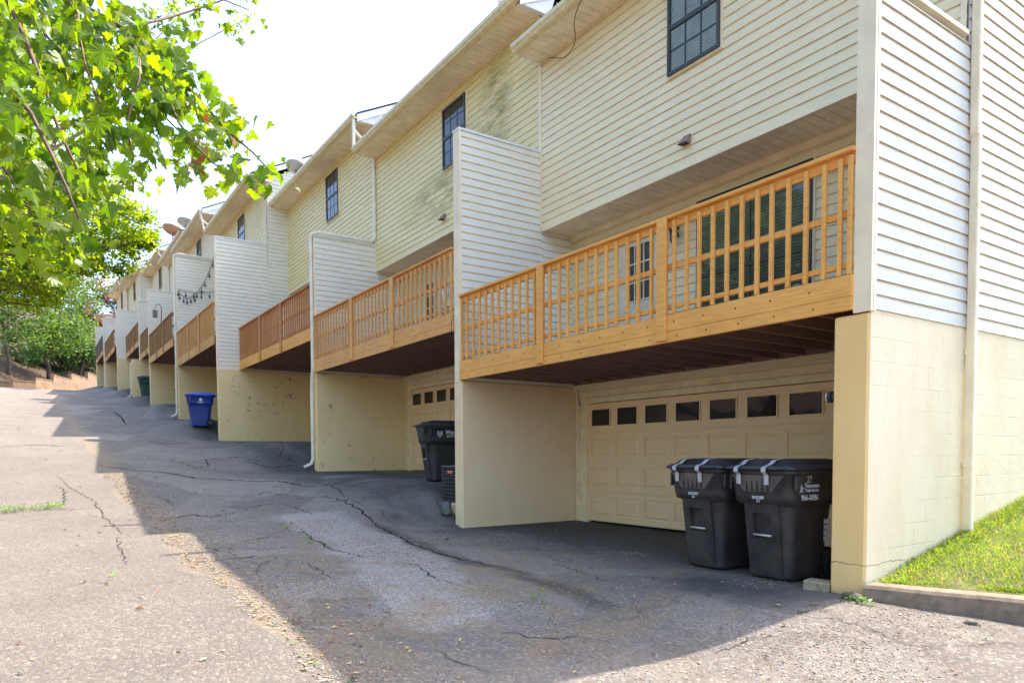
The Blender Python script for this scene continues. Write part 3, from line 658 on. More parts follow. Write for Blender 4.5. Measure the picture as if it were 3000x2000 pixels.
    # dryer vent hood
    if k < 4:
        vx, vz = {0: (-3.5, 5.44), 1: (-10.35, 6.30)}.get(k, (XL+4.0, ZR+3.0)); v = MB(); y = Yu-.018
        v.add([(vx-.06,y,vz+.14),(vx+.06,y,vz+.14),(vx+.07,y-.02,vz+.11),(vx-.07,y-.02,vz+.11),(vx+.075,y-.12,vz+.0),(vx-.075,y-.12,vz+.0),(vx+.06,y,vz),(vx-.06,y,vz)],
              [(0,1,2,3),(3,2,4,5),(0,3,5,7),(1,6,4,2)]); v.box(vx-.055, vx+.055, y-.1, y, vz+.006, vz+.01, 1)
        v.build('vent_hood', [M_BROWNV, M_BLACK], root, off)

# near end: column, corner post, end partition and end wall
root = roots[0]; off = (U[0][1], 0, BAYS[0][3]); Yu, Yl = 1.65, 2.35
mb = MB(); mb.bbox(-.315, 0, 0, 2.3, -1.0, 2.43, .014); mb.build('corner_column', [M_COL], root, off)
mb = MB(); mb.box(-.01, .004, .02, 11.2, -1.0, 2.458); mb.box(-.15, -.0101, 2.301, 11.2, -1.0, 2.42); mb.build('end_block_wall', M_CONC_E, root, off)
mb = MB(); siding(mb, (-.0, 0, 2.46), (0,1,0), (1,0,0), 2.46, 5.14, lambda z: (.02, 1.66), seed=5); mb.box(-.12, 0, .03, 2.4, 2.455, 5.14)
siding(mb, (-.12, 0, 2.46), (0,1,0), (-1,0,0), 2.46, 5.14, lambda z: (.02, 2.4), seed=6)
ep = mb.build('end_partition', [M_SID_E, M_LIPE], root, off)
mb = MB(); mb.box(-.135, .022, -.012, .025, 2.44, 5.2); mb.box(-.135, .03, -.02, 1.6, 5.2, 5.24); mb.box(.002, .026, .026, .06, 2.44, 5.14) ; c_ = mb.build('corner_post', M_TRIM, ep); c_.data.transform(Matrix.Translation(-Vector(off)))

# ------------------------------------------------------------------ downspouts (each its own part of its house)
def downspout(k, pts, mat=M_DS, straps=()):
    mb = MB(); mb.tube(pts, 0, sq=(.085, .065))
    for s_ in straps: mb.box(*s_)
    off = (U[k][1], U[k][2], BAYS[k][3]); return mb.build('downspout', mat, roots[k], off)
Ze = [u[3]+5.54 for u in U]
downspout(0, mat=M_TRIM, pts=[(.045, 1.08, 8.0), (.045, 1.16, 7.8), (.06, 1.62, 7.55), (.062, 1.66, 7.3), (.062, 1.70, 4.3), (.062, 1.72, 4.28), (.062, 1.74, .44)], straps=((.02,.108,1.69,1.79,3.6,3.64),(.02,.108,1.69,1.79,2.2,2.24),(.02,.108,1.69,1.79,1.1,1.14),(.02,.108,1.66,1.76,5.2,5.24)))
for k in (1, 3, 5, 7):
    x = U[k][1]-.12; Yu_ = U[k+1][4]; FF, FT = U[k][5], U[k][6]; e = Ze[k+1]; base = BAYS[k][3]
    if k == 5: FT = 10.2
    path = [(x+.12, Yu_-.57, e+.03), (x+.12, Yu_-.57, e-.22), (x+.14, Yu_-.45, e-.36), (x+.16, Yu_-.12, e-.55), (x+.16, Yu_-.06, e-.72), (x+.16, Yu_-.06, FT+.2), (x+.16, Yu_-.16, FT+.08)]
    path += [(x+.14, FF+.12, FT+.09), (x+.10, FF-.05, FT+.02), (x+.06, FF-.06, FT-.12)]
    if k == 5: path += [(x+.06, FF-.06, U[5][3]+.02), (x+.02, FF-.12, U[5][3]-.10), (x, -.90, U[5][3]-.16), (x, -.98, U[5][3]-.28), (x, -.98, base+.25), (x, -1.05, base+.1), (x, -1.2, base+.05)]
    else: path += [(x+.06, FF-.06, U[k][3]+.1), (x-.04, FF-.06, U[k][3]-.3), (x-.04, FF-.06, base+.32), (x-.04, FF-.1, base+.2), (x-.05, FF-.28, base+.12)]
    downspout(k, path)
for k in (2, 4):   # short drop from the higher gutter to the lower one
    x = U[k-1][1]-.05 + (.0); e1 = Ze[k]; e0 = Ze[k-1]; y = min(U[k][4], U[k-1][4])-.58
    downspout(k, [(x+.08, U[k][4]-.58, e1+.02), (x+.10, U[k-1][4]-.60, e0+.14)])

# ------------------------------------------------------------------ helpers for placing by sight line
def at(U_, V_, ax, val):
    d = ray(U_, V_); return CAMP + d*((val-CAMP[ax])/d[ax])
def dep(U_, V_, z): return CAMP + ray(U_, V_)*z


# ------------------------------------------------------------------ lettering
def lettering(txt, size, parent, mat, loc, rot, align='LEFT', name='lettering', wide=1., bold=0.):
    cu = bpy.data.curves.new('t', 'FONT'); cu.body = txt; cu.size = size; cu.extrude = .0008; cu.align_x = align; cu.offset = bold; cu.resolution_u = 3
    ob = bpy.data.objects.new('t', cu); COL.objects.link(ob); bpy.context.view_layer.update()
    me = bpy.data.meshes.new_from_object(ob.evaluated_get(bpy.context.evaluated_depsgraph_get())); bpy.data.objects.remove(ob)
    me.transform(Matrix.Diagonal((wide, 1, 1, 1))); me.materials.clear(); me.materials.append(mat)
    o = bpy.data.objects.new(name, me); COL.objects.link(o); o.parent = parent; o.location = loc; o.rotation_euler = rot; return o

# ------------------------------------------------------------------ trash carts
def plastic(name, col, dirt=.35, dcol=(.16, .12, .09), rough=.38):
    N = NT(name); n = N.ramp(N.noise(4, 6, .65), .42, .72); n2 = N.ramp(N.noise(25, 4), .4, .7)
    c = N.mix(N.math('MULTIPLY', n, dirt), col, dcol); c = N.mix(N.math('MULTIPLY', n2, .12), c, dcol)
    N.bump(N.noise(90, 3), .08, .002); r = N.ramp(n, 0, 1, rough, rough+.25); N.done(c, .4, .5); N.put(N.b.inputs['Roughness'], r); return N.m
M_BIN = plastic('dusty black plastic', (.028, .026, .028)); M_LID = plastic('black lid plastic', (.02, .021, .026), .2)
M_BIND = plastic('brown dusty front plastic', (.085, .068, .06), .8, (.20, .15, .12), .5)
M_BING = plastic('green black plastic', (.012, .02, .022), .12); M_BLUE = plastic('blue plastic', (.004, .035, .22), .15, (.06, .07, .30), .3); M_BLUEL = plastic('light blue lid', (.02, .08, .50), .12, (.3, .32, .5), .3)
M_GREEN = plastic('dark green plastic', (.008, .07, .05), .1)
M_WHITE = plain('white marking', (.72, .72, .72), .5, .3, var=.1, scale=40); M_TAPE = plain('silver duct tape', (.55, .56, .58), .3, .6, .3, var=.1); M_BAR = plain('pale metal bar', (.55, .53, .45), .4, .5, .4)
M_TYRE = plain('black rubber', (.018, .018, .018), .8, .2); M_HUB = plain('grey plastic hub', (.05, .05, .055), .5, .4)
def rrect(hx, hy, r, cy, z, n=6):
    P = []
    for qx, qy, a0 in ((1, -1, -90), (1, 1, 0), (-1, 1, 90), (-1, -1, 180)):
        for i in range(n+1):
            a = math.radians(a0+90*i/n); P.append((qx*(hx-r)+r*math.cos(a), cy+qy*(hy-r)+r*math.sin(a), z))
    return P
def trash_cart(name, label, loc, rz, body, lid, front, tape=True, group=None, scale=1., open_=0.):
    t = thing(name, label, 'trash cart', loc, rz, group); t.scale = (scale,)*3
    b = MB()   # body: narrow tapered tub, then the wider shoulder band
    b.loft([rrect(.245,.27,.10,.0,.02), rrect(.25,.275,.11,.0,.05), rrect(.275,.315,.13,.01,.45), rrect(.292,.345,.14,.015,.70), rrect(.296,.35,.14,.015,.712),
            rrect(.335,.385,.13,.0,.735), rrect(.345,.40,.13,.0,.80), rrect(.352,.415,.12,.0,1.0), rrect(.372,.435,.12,.0,1.012), rrect(.374,.437,.12,.0,1.05)], smooth=True)
    # front centre pilaster carrying the grab bar
    y0 = -.375
    for (xa, xb, za, zb) in ((-.19,-.10,.03,.74),(.10,.19,.03,.74),(-.10,.10,.03,.40),(-.10,.10,.64,.74)):
        b.add([(xa,-.265-.11*za/.74,za),(xb,-.265-.11*za/.74,za),(xb,-.265-.11*zb/.74,zb),(xa,-.265-.11*zb/.74,zb),(xa,-.2,za),(xb,-.2,za),(xb,-.2,zb),(xa,-.2,zb)],
              [(0,1,2,3),(1,5,6,2),(4,0,3,7),(3,2,6,7),(4,5,1,0)])
    bo = b.build('body', body, t)
    for f in bo.data.polygons: pass
    r = MB(); r.add([(-.10,-.27,.40),(.10,-.27,.40),(.10,-.27,.64),(-.10,-.27,.64)], [(0,1,2,3)]); r.build('recess', M_BLACK, t)
    g = MB(); g.cyl((0,-.335,.43), (1,0,0), .011, .2, 10); g.build('grab_bar', M_BAR, t)
    # ribbed trapezoid plate on the front
    p = MB(); zt, zb_ = 1.0, .845; yt, yb_ = -.425, -.413
    p.add([(-.30,yt,zt),(.30,yt,zt),(.16,yb_,zb_),(-.16,yb_,zb_),(-.30,-.38,zt),(.30,-.38,zt),(.16,-.38,zb_),(-.16,-.38,zb_)], [(3,2,1,0),(0,1,5,4),(2,3,7,6),(1,2,6,5),(3,0,4,7)])
    for i in range(5):
        x = -.12+.06*i; p.add([(x-.018,yb_-.0022,zb_+.006),(x+.018,yb_-.0022,zb_+.006),(x+.005,yb_-.0085,zb_+.10),(x-.005,yb_-.0085,zb_+.10)], [(0,1,2,3)], 1)
    for sgn in (-1, 1):
        q = [(sgn*.302,-.4165,zt-.03),(sgn*.315,-.4165,zt-.03),(sgn*.20,-.4105,zb_-.012),(sgn*.165,-.4105,zb_-.004)]; p.add(q if sgn > 0 else q[::-1], [(3,2,1,0)], 1)
    p.build('front_plate', [front, M_BLACK], t)
    # side lugs under the rim
    for s_ in (-1, 1): l = MB(); l.bbox(s_*.372-.012, s_*.372+.012, -.36, -.30, .86, 1.0, .004); l.build('rim_lug', body, t)
    # lid
    L = MB(); L.loft([rrect(.385,.45,.10,-.0,1.045), rrect(.39,.457,.10,-.0,1.055), rrect(.388,.455,.10,0,1.075), rrect(.36,.42,.10,0,1.092), rrect(.335,.38,.08,.01,1.096), rrect(.31,.35,.07,.02,1.135), rrect(.24,.28,.06,.03,1.150)], smooth=True)
    L.bbox(-.33, .33, -.475, -.43, 1.05, 1.072, .006)
    for s_ in (-1, 1): L.bbox(s_*.22-.03, s_*.22+.03, .43, .50, 1.02, 1.09, .01)
    L.tube([(-.3,.50,1.05),(.3,.50,1.05)], .016, 8); lo = L.build('lid', lid, t)
    # wheels on an axle at the back
    for s_ in (-1, 1):
        W = MB(); W.cyl((s_*.30,.30,.13), (1,0,0), .13, .055, 26); wo = W.build('wheel', M_TYRE, t)
        H = MB(); H.cyl((s_*.331,.30,.13), (1,0,0), .075, .008, 20, r2=.065)
        for i in range(6):
            a = i*math.pi/3; H.tube([(s_*.337,.30,.13),(s_*.337,.30+math.cos(a)*.07,.13+math.sin(a)*.07)], .008, 6)
        H.build('rim', M_HUB, wo)
    if tape:
        for x in (-.20, .12):
            T = MB(); w_ = .026; path = [(x+.04,.10,1.153),(x+.02,-.24,1.152),(x+.015,-.345,1.137),(x+.01,-.40,1.098),(x+.005,-.462,1.080),(x+.0,-.482,1.066),(x,-.482,1.03),(x-.0,-.4405,1.0),(x-.002,-.4335,.91)]
            for (a, c) in zip(path, path[1:]):
                T.add([(a[0]-w_,a[1]-.001,a[2]+.002),(a[0]+w_,a[1]-.001,a[2]+.002),(c[0]+w_,c[1]-.001,c[2]+.002),(c[0]-w_,c[1]-.001,c[2]+.002)], [(0,3,2,1)])
            T.build('tape_strip', M_TAPE, t)
    return t
R90 = math.pi/2
def gset(x, y): return (x, y, gzf(x, y)-.005)
ra = trash_cart('trash_cart', 'black trash cart marked 27, beside the corner column under the nearest balcony', gset(-1.02, .36), math.radians(-3), M_BIN, M_LID, M_BIND, group='black carts in front of the garage door', scale=1.035)
rb = trash_cart('trash_cart', 'taped black trash cart, left one of the two in front of the tan garage door', gset(-1.85, .38), math.radians(-3), M_BIN, M_LID, M_BIND, group='black carts in front of the garage door', scale=1.035)
def side_text(t, txt, y, z, size, bold=0., mat=None, wide=1.): lettering(txt, size, t, mat or M_WHITE, (.3568, y, z), (R90, 0, R90), 'CENTER', wide=wide, bold=bold)
side_text(ra, '27', -.14, .935, .085, .002, M_BAR, .8)
side_text(ra, 'Tennessee', -.10, .888, .056, .0012, wide=.86); side_text(ra, 'Trash Service', -.10, .850, .041, .001, wide=.86); side_text(ra, '966-0086', -.13, .772, .074, .0012, wide=.86)
def star(t, y, z, r):
    m = MB(); P = []
    for i in range(10):
        a = math.pi/2+i*math.pi/5; q = r if i % 2 == 0 else r*.42; P.append((y+math.cos(a)*q, z+math.sin(a)*q))
    for i in range(10):
        (a, b), (c, d) = P[i], P[(i+1) % 10]; k = .72
        m.add([(.357,a,b),(.357,c,d),(.357,y+(c-y)*k,z+(d-z)*k),(.357,y+(a-y)*k,z+(b-z)*k)], [(0,1,2,3)])
        if i % 2 == 0: m.add([(.357,y+(a-y)*.7,z+(b-z)*.7),(.357,y+.006,z),(.357,y-.006,z)], [(0,1,2)])
    m.build('star_emblem', M_WHITE, t)
star(ra, -.25, .875, .045)
for t, n in ((ra, '18 022581'), (rb, '18 024317')):
    lettering(n, .042, t, M_WHITE, (0, -.4055, .775), (R90, 0, 0), 'CENTER', wide=.8, bold=.0008)
    lettering('|||||||', .022, t, M_WHITE, (0, -.403, .75), (R90, 0, 0), 'CENTER')
lettering('N', .07, rb, M_BAR, (.3568, -.1, .80), (R90, .3, R90), 'CENTER')
m = MB()
for i in range(4): m.box(.300, .3015, .16, .25, .37+i*.055, .415+i*.055)
m.build('label_sticker', M_WHITE, ra)
rc = trash_cart('trash_cart', 'dark green black trash cart with a white shield mark, next to the cooling unit', gset(-8.68, .62), math.radians(-12), M_BING, M_LID, M_BING, tape=False)
side_text(rc, 'Ward', .08, .90, .095, .0012); side_text(rc, 'Waste Solutions', .08, .872, .03, .0005); side_text(rc, '(865) 661-7018', .08, .838, .03, .0005)
m = MB(); sh = [(-.05,.05),(.05,.05),(.05,-.01),(.0,-.065),(-.05,-.01)]
for i in range(5):
    (a, b), (c, d) = sh[i], sh[(i+1) % 5]; m.add([(.357,-.14+a,.895+b),(.357,-.14+c,.895+d),(.357,-.14+c*.84,.895+d*.84),(.357,-.14+a*.84,.895+b*.84)], [(3,2,1,0)])
m.box(.3568,.3575,-.175,-.105,.905,.915); m.box(.3568,.3575,-.17,-.11,.885,.893); m.box(.3568,.3575,-.16,-.12,.865,.873); m.build('shield_emblem', M_WHITE, rc)
lettering('024231', .04, rc, M_WHITE, (-.2, -.428, .93), (R90, 0, 0), 'CENTER')
rd = trash_cart('trash_cart', 'bright blue trash cart with a white diamond mark, standing alone by the downspout', tuple(gp(588, 1250)), math.radians(-8), M_BLUE, M_BLUEL, M_BLUE, tape=False)
m = MB()
for (dy, dz) in ((0,.032),(0,-.032),(.032,0),(-.032,0)): m.add([(.357,dy,.90+dz-.028),(.357,dy+.028,.90+dz),(.357,dy,.90+dz+.028),(.357,dy-.028,.90+dz)], [(0,1,2,3)])
m.build('diamond_emblem', M_WHITE, rd); side_text(rd, 'RECYCLING', .0, .81, .04, .0008, wide=.9); side_text(rd, 'SERVICES', .0, .78, .03, .0006)
re_ = trash_cart('trash_cart', 'dark green trash cart standing far back by the block wall', gset(-40.3, -.5), math.radians(-4), M_GREEN, M_GREEN, M_GREEN, tape=False)

# ------------------------------------------------------------------ small things near the houses
z0 = gzf(-7.55, .45)
ac = thing('cooling_unit', 'grey louvred cooling unit with a small red label, half behind the block wall', 'air conditioner', (-7.52, .5, z0))
m = MB(); m.bbox(-.36, .36, -.36, .36, -.25, .09, .01); m.build('pad', M_CONC_P, ac)
M_ACG = plain('grey green louvre metal', (.10, .11, .10), .5, .4, .3); M_ACD = plain('dark coil', (.02, .02, .02), .8, .2)
m = MB(); m.bbox(-.30, .30, -.30, .30, .10, .70, .02, 1)
for i in range(9):
    z = .12+i*.064
    for (a, b, c, d) in ((-.335,.335,-.335,-.315),(.315,.335,-.315,.335),(-.335,-.315,-.315,.335),(-.315,.315,.315,.335)): m.box(a, b, c, d, z, z+.012)
for i in range(13):
    x = -.31+i*.0517; m.box(x-.004, x+.004, -.33, -.318, .1, .70); m.box(.318, .33, x-.004, x+.004, .1, .70)
for (x, y) in ((-.335,-.335),(.31,-.335),(.31,.31),(-.335,.31)): m.box(x, x+.025, y, y+.025, .09, .72)
m.build('louvre_casing', [M_ACG, M_ACD], ac); m = MB(); m.bbox(-.345, .345, -.345, .345, .70, .735, .01); m.cyl((0,0,.745), (0,0,1), .26, .02, 30); m.build('top_cover', M_ACG, ac)
m = MB(); m.box(-.12, .06, -.3405, -.336, .60, .65); m.build('label_sticker', plain('red label', (.65, .2, .12)), ac)

def blob(name, label, cat, loc, r, mat, seed, n=3):
    bm = bmesh_ico(n); rr = mnoise
    vs = []
    for v in bm[0]:
        k = 1+.35*rr.noise(Vector(v)*1.7+Vector((seed, 0, 0)))+.12*rr.noise(Vector(v)*5+Vector((0, seed, 0)))
        vs.append((v[0]*r[0]*k, v[1]*r[1]*k, max(-.3*r[2], v[2]*r[2]*k)))
    m = MB(); m.add(vs, bm[1], 0, True); o = m.build(name, mat); o.location = loc; return tag(o, label, cat)
import bmesh
def bmesh_ico(n):
    b = bmesh.new(); bmesh.ops.create_icosphere(b, subdivisions=n, radius=1); b.verts.index_update()
    r = ([tuple(v.co) for v in b.verts], [tuple(v.index for v in f.verts) for f in b.faces]); b.free(); return r
M_BAG = plain('grey plastic sack', (.09, .09, .075), .3, .5, var=.3); M_STONE = plain('tan block stone', (.34, .27, .18), .9, .2, var=.3, scale=20, bump=.4); M_ROCK = plain('mossy rock', (.12, .11, .08), .9, .2, var=.4, scale=25, bump=.4)
blob('plastic_sack', 'crumpled grey sack at the foot of the wall below the cooling unit', 'sack', (-7.38, -.02, gzf(-7.38, -.02)+.04), (.12, .10, .17), M_BAG, 3)
m = MB(); m.bbox(-.13, .10, -.09, .09, -.03, .085, .015); o = m.build('stone_block', M_STONE); o.location = (-.42, .02, gzf(-.4, 0)); o.rotation_euler = (0, .04, .2); tag(o, 'broken tan stone block at the left foot of the corner column', 'stone')
blob('rock', 'small dark rock at the right foot of the corner column, by the kerb', 'rock', (-.02, -.14, gzf(0, -.14)+.01), (.09, .06, .05), M_ROCK, 7); 
blob('rock', 'flat mossy rock lying in the gutter below the concrete kerb', 'rock', (.88, -.08, gzf(.88, -.1)), (.06, .035, .03), M_ROCK, 12)

lamp = thing('bulkhead_lamp', 'small black bulkhead lamp on the inner edge of the corner column', 'lamp', (-.315, .03, 1.74)); lamp.scale = (.7, .7, .85)
m = MB(); m.cyl((-.012,0,0), (1,0,0), .045, .02, 18); m.cyl((-.05,-.0,0), (1,-.35,0), .062, .05, 20); m.build('housing', M_BLACK, lamp); m = MB(); m.cyl((-.077,-.01,0), (1,-.35,0), .05, .012, 20); m.build('lens', M_WHITE, lamp)
ln = thing('wall_lantern', 'black lantern on the living level wall between the door and the wide window', 'lantern', (-4.28, 2.33, 4.62))
m = MB(); m.loft([[(math.cos(a)*r, -.12+math.sin(a)*r, z) for a in [i*math.pi/4 for i in range(8)]] for r, z in ((.09,0),(.085,.02),(.03,.07),(.028,.10),(.012,.115),(.012,.14))]); m.build('hood', M_BLACK, ln)
m = MB(); m.loft([[(math.cos(a)*r, -.12+math.sin(a)*r, z) for a in [i*math.pi/4 for i in range(8)]] for r, z in ((.045,-.2),(.065,0))]); m.build('glass', M_GLASS, ln); m = MB(); m.tube([(0,.0,-.1),(0,-.06,.0),(0,-.12,.03)], .01, 6); m.build('bracket', M_BLACK, ln)

def cable(name, label, pts, r=.006, mat=M_CABLE, cat='cable'):
    P = [Vector(p) for p in pts]; Q = []
    for i in range(len(P)-1):
        p0, p1, p2, p3 = P[max(0,i-1)], P[i], P[i+1], P[min(len(P)-1,i+2)]
        for j in range(8):
            t = j/8; Q.append(.5*((2*p1)+(p2-p0)*t+(2*p0-5*p1+4*p2-p3)*t*t+(3*p1-p0-3*p2+p3)*t**3))
    Q.append(P[-1]); m = MB(); m.tube(Q, r, 6, mat and 0); return tag(m.build(name, mat), label, cat)
cable('cable', 'loose black cable hanging from the gutter over the nearest upper wall', [at(1745,-60,1,1.05), at(1704,0,1,1.06), at(1683,60,1,1.15), at(1684,125,1,1.3), at(1655,168,1,1.5), at(1610,170,1,1.60), at(1592,186,1,1.61)])
cable('cable', 'thin black wire looping down beside the tan garage door', [at(1920,1118,1,2.36), at(1800,1124,1,2.36), at(1705,1135,1,2.36), at(1694,1150,1,2.35), at(1698,1180,1,2.35), at(1703,1190,1,2.36)])
cable('cable', 'short wire loop on the front edge of the balcony partition', [at(1330,925,1,-.09), at(1322,950,1,-.09), at(1325,990,1,-.09), at(1332,1005,1,-.09)], .005)

# hanging string of bulbs on the fourth partition
def zc(a, b): p = at(330+a/6.03, 640+b/6.03, 0, -28.60); return p
st = thing('string_lights', 'black string of bulbs draped on the white siding partition', 'string lights', zc(1155, 1260)); so_ = Vector(st.location)
m = MB()
for path in ([(1790,680),(1775,760),(1700,940),(1630,1100),(1565,1210),(1490,1310),(1380,1390),(1310,1410),(1250,1380),(1180,1320),(1155,1260)], [(1155,1255),(1290,1285),(1430,1305),(1570,1310),(1710,1300),(1828,1275)]):
    m.tube([zc(*p)-so_ for p in path], .009, 5)
m.build('wire', M_CABLE, st)
bm_ = MB(); bm_.tube([(0,0,0),(0,0,-.12)], [.008,.012], 6); bm_.loft([[(math.cos(a)*r, math.sin(a)*r, z) for a in [i*math.pi/4 for i in range(8)]] for r, z in ((.012,-.12),(.036,-.17),(.034,-.21),(.01,-.24))], 0, True)
b0 = None
for p in [(1775,760),(1706,940),(1630,1100),(1570,1215),(1485,1300),(1448,1365),(1380,1392),(1312,1408),(1253,1385),(1182,1330),(1158,1262),(1290,1285),(1430,1310),(1566,1310),(1712,1300)]:
    if b0 is None: b0 = bm_.build('bulb', M_BLACK, st); b0.location = zc(*p)-so_
    else: share(b0, 'bulb', st, zc(*p)-so_)
p = at(472, 941, 1, -.85); hk = thing('bird_feeder_hook', 'black shepherd hook with a hanging feeder on a far balcony rail', 'feeder hook', p)
q = [at(472,960,1,-.85)-p, at(473,903,1,-.85)-p, at(469,894,1,-.85)-p, at(462,891,1,-.85)-p, at(456,895,1,-.85)-p, at(453,904,1,-.85)-p]
m = MB(); m.tube(q, .016, 6); m.build('hook', M_BLACK, hk); f = at(454, 918, 1, -.85)-p; m = MB(); m.bbox(f.x-.12, f.x+.12, f.y-.1, f.y+.1, f.z-.18, f.z+.16, .03); m.build('feeder', M_BROWNV, hk)

# satellite dishes on the roofs
M_DISH = plain('pale grey dish metal', (.62, .62, .62), .4, .5, .2); M_RUST = plain('rust stained dish metal', (.60, .38, .24), .6, .4, .1, var=.3, scale=3)
def dish(label, u, v, Y, r, mat, base_dz, dirx=-.15):
    p = at(u, v, 1, Y); t = thing('satellite_dish', label, 'satellite dish', p-Vector((0,0,base_dz)), group='satellite dishes on the roofs')
    ax = Vector((dirx, .40, .92)).normalized(); s_ = ax.cross(Vector((0,0,1))).normalized(); n_ = s_.cross(ax); c = Vector((0,0,base_dz)); rings = []
    for i in range(7):
        q = i/6; rings.append([c+ax*(.22*r*q*q)+s_*math.cos(a)*r*q*1.05+n_*math.sin(a)*r*q*.9 for a in [j*math.pi/14 for j in range(28)]])
    rings[0] = [c+s_*math.cos(a)*.01+n_*math.sin(a)*.01 for a in [j*math.pi/14 for j in range(28)]]
    m = MB(); m.loft(rings+[[v_+ax*.012 for v_ in R_] for R_ in rings[::-1]], 0, True); m.build('reflector', mat, t)
    m = MB(); m.tube([(0,0,0),(0,0,base_dz*.5),c-ax*.02], .03, 8); m.build('mast', M_GAL, t)
    m = MB(); e = c+ax*r*1.0+Vector((0,0,.1*r)); m.tube([c-n_*r*.8+ax*.1, e-n_*.1], .018, 6); m.bbox(e.x-.10, e.x+.10, e.y-.05, e.y+.05, e.z-.04, e.z+.04, .01); m.build('receiver_arm', M_DISH, t)
dish('white satellite dish in front of the fourth gable', 866, 496, 1.6, .38, M_DISH, .75)
dish('large pale satellite dish half hidden behind the long gutter', 548, 662, .9, .56, M_DISH, .9)
dish('rust stained satellite dish on a straight mast above a gable', 506, 682, .6, .62, M_RUST, 1.5)
dish('rusty satellite dish on a bent mast, farthest along the roofs', 406, 704, .3, .72, M_RUST, 1.4)

# ------------------------------------------------------------------ lawn, kerb
M_KERB = plain('rough brown concrete kerb', (.24, .18, .125), .9, .2, var=.25, scale=14, bump=.6)
def kerb_y(x): return -.03+.34*x
m = MB(); rings = []
for x in np.arange(.03, 5, .12):
    y = kerb_y(x)+.012*math.sin(x*9); z = gzf(x, y-.1); zt = .125+.005*x
    rings.append([(x, y-.075, z-.1), (x, y-.065, z+.02), (x, y-.05, zt-.03), (x, y-.025, zt-.005), (x, y+.0, zt), (x, y+.11, zt+.005), (x, y+.13, zt-.02), (x, y+.13, z-.1)])
m.loft(rings, 0, False); tag(m.build('kerb', M_KERB), kind='structure')
def lz(x, y): return .075+.215*max(0, y-.05)-.010*x+.02*math.sin(3*x+y)
N = NT('lawn soil and thatch'); c = N.mix(N.ramp(N.noise(6, 5), .35, .65), (.10, .12, .03), (.20, .17, .08)); c = N.mix(N.ramp(N.noise(2, 3), .55, .7), c, (.20, .13, .07)); N.bump(N.noise(60, 4), .8, .02); M_SOIL = N.done(c, .9, .2)
m = MB(); XX = np.arange(.0, 9.3, .3); YY = np.arange(0, 14, .3)
for i in range(len(XX)-1):
    for j in range(len(YY)-1):
        q = [(XX[i], YY[j]), (XX[i+1], YY[j]), (XX[i+1], YY[j+1]), (XX[i], YY[j+1])]
        m.add([(x, y+(kerb_y(x)+.12 if j == 0 and y == YY[0] else max(0, kerb_y(x)+.12)*(1-y/14)), lz(x, y)) for x, y in q], [(0,1,2,3)], 0, True)
tag(m.build('lawn', M_SOIL), kind='structure')
def leaf_mat(name, cols, trans=.45, rough=.45, scale=3., tcol=None):
    m = bpy.data.materials.new(name); m.use_nodes = True; t = m.node_tree; t.nodes.clear()
    o = t.nodes.new('ShaderNodeOutputMaterial'); ge = t.nodes.new('ShaderNodeNewGeometry'); wn = t.nodes.new('ShaderNodeTexNoise'); wn.inputs['Scale'].default_value = scale; wn.inputs['Detail'].default_value = 3
    t.links.new(ge.outputs['Position'], wn.inputs['Vector']); rp = t.nodes.new('ShaderNodeValToRGB'); t.links.new(ge.outputs['Random Per Island'], rp.inputs[0])
    el = rp.color_ramp.elements; el[0].color = (*cols[0], 1); el[1].color = (*cols[-1], 1)
    for i, c in enumerate(cols[1:-1]): e = el.new((i+1)/(len(cols)-1)); e.color = (*c, 1)
    mul = t.nodes.new('ShaderNodeMix'); mul.data_type = 'RGBA'; mul.blend_type = 'MULTIPLY'; mul.inputs['Factor'].default_value = .6
    r2 = t.nodes.new('ShaderNodeMapRange'); t.links.new(wn.outputs[0], r2.inputs[0]); r2.inputs[1].default_value = .3; r2.inputs[2].default_value = .7; r2.inputs[3].default_value = .55; r2.inputs[4].default_value = 1.25
    t.links.new(rp.outputs[0], mul.inputs[6]); cb = t.nodes.new('ShaderNodeCombineColor'); [t.links.new(r2.outputs[0], cb.inputs[i]) for i in range(3)]; t.links.new(cb.outputs[0], mul.inputs[7])
    pb = t.nodes.new('ShaderNodeBsdfPrincipled'); pb.inputs['Roughness'].default_value = rough; pb.inputs['Specular IOR Level'].default_value = .35; t.links.new(mul.outputs[2], pb.inputs['Base Color'])
    tb = t.nodes.new('ShaderNodeBsdfTranslucent'); hs = t.nodes.new('ShaderNodeMix'); hs.data_type = 'RGBA'; hs.blend_type = 'MULTIPLY'; hs.inputs['Factor'].default_value = 1
    t.links.new(mul.outputs[2], hs.inputs[6]); hs.inputs[7].default_value = (*(tcol or (2.6, 2.4, .6)), 1); t.links.new(hs.outputs[2], tb.inputs[0])
    mx = t.nodes.new('ShaderNodeMixShader'); mx.inputs[0].default_value = trans; t.links.new(pb.outputs[0], mx.inputs[1]); t.links.new(tb.outputs[0], mx.inputs[2]); t.links.new(mx.outputs[0], o.inputs[0])
    return m
M_GRASS = leaf_mat('grass blades', [(.09,.17,.025),(.14,.24,.03),(.19,.28,.045),(.30,.27,.11)], .4, .5)
def raw_mesh(name, V, F, mats, parent=None, mi=None, smooth=False):
    me = bpy.data.meshes.new(name); me.from_pydata(V.tolist() if hasattr(V, 'tolist') else V, [], F.tolist() if hasattr(F, 'tolist') else F)
    for m_ in (mats if isinstance(mats, list) else [mats]): me.materials.append(m_)
    if mi is not None: me.polygons.foreach_set('material_index', mi)
    me.update(); o = bpy.data.objects.new(name, me); COL.objects.link(o); o.parent = parent; return o
nb = 90000; gx = rng.uniform(.02, 4.2, nb); gy = rng.uniform(0, 1, nb)**1.0*4.6+.0
gy = np.maximum(gy, -.03+.34*gx+.13+rng.uniform(0, .08, nb)) if True else gy
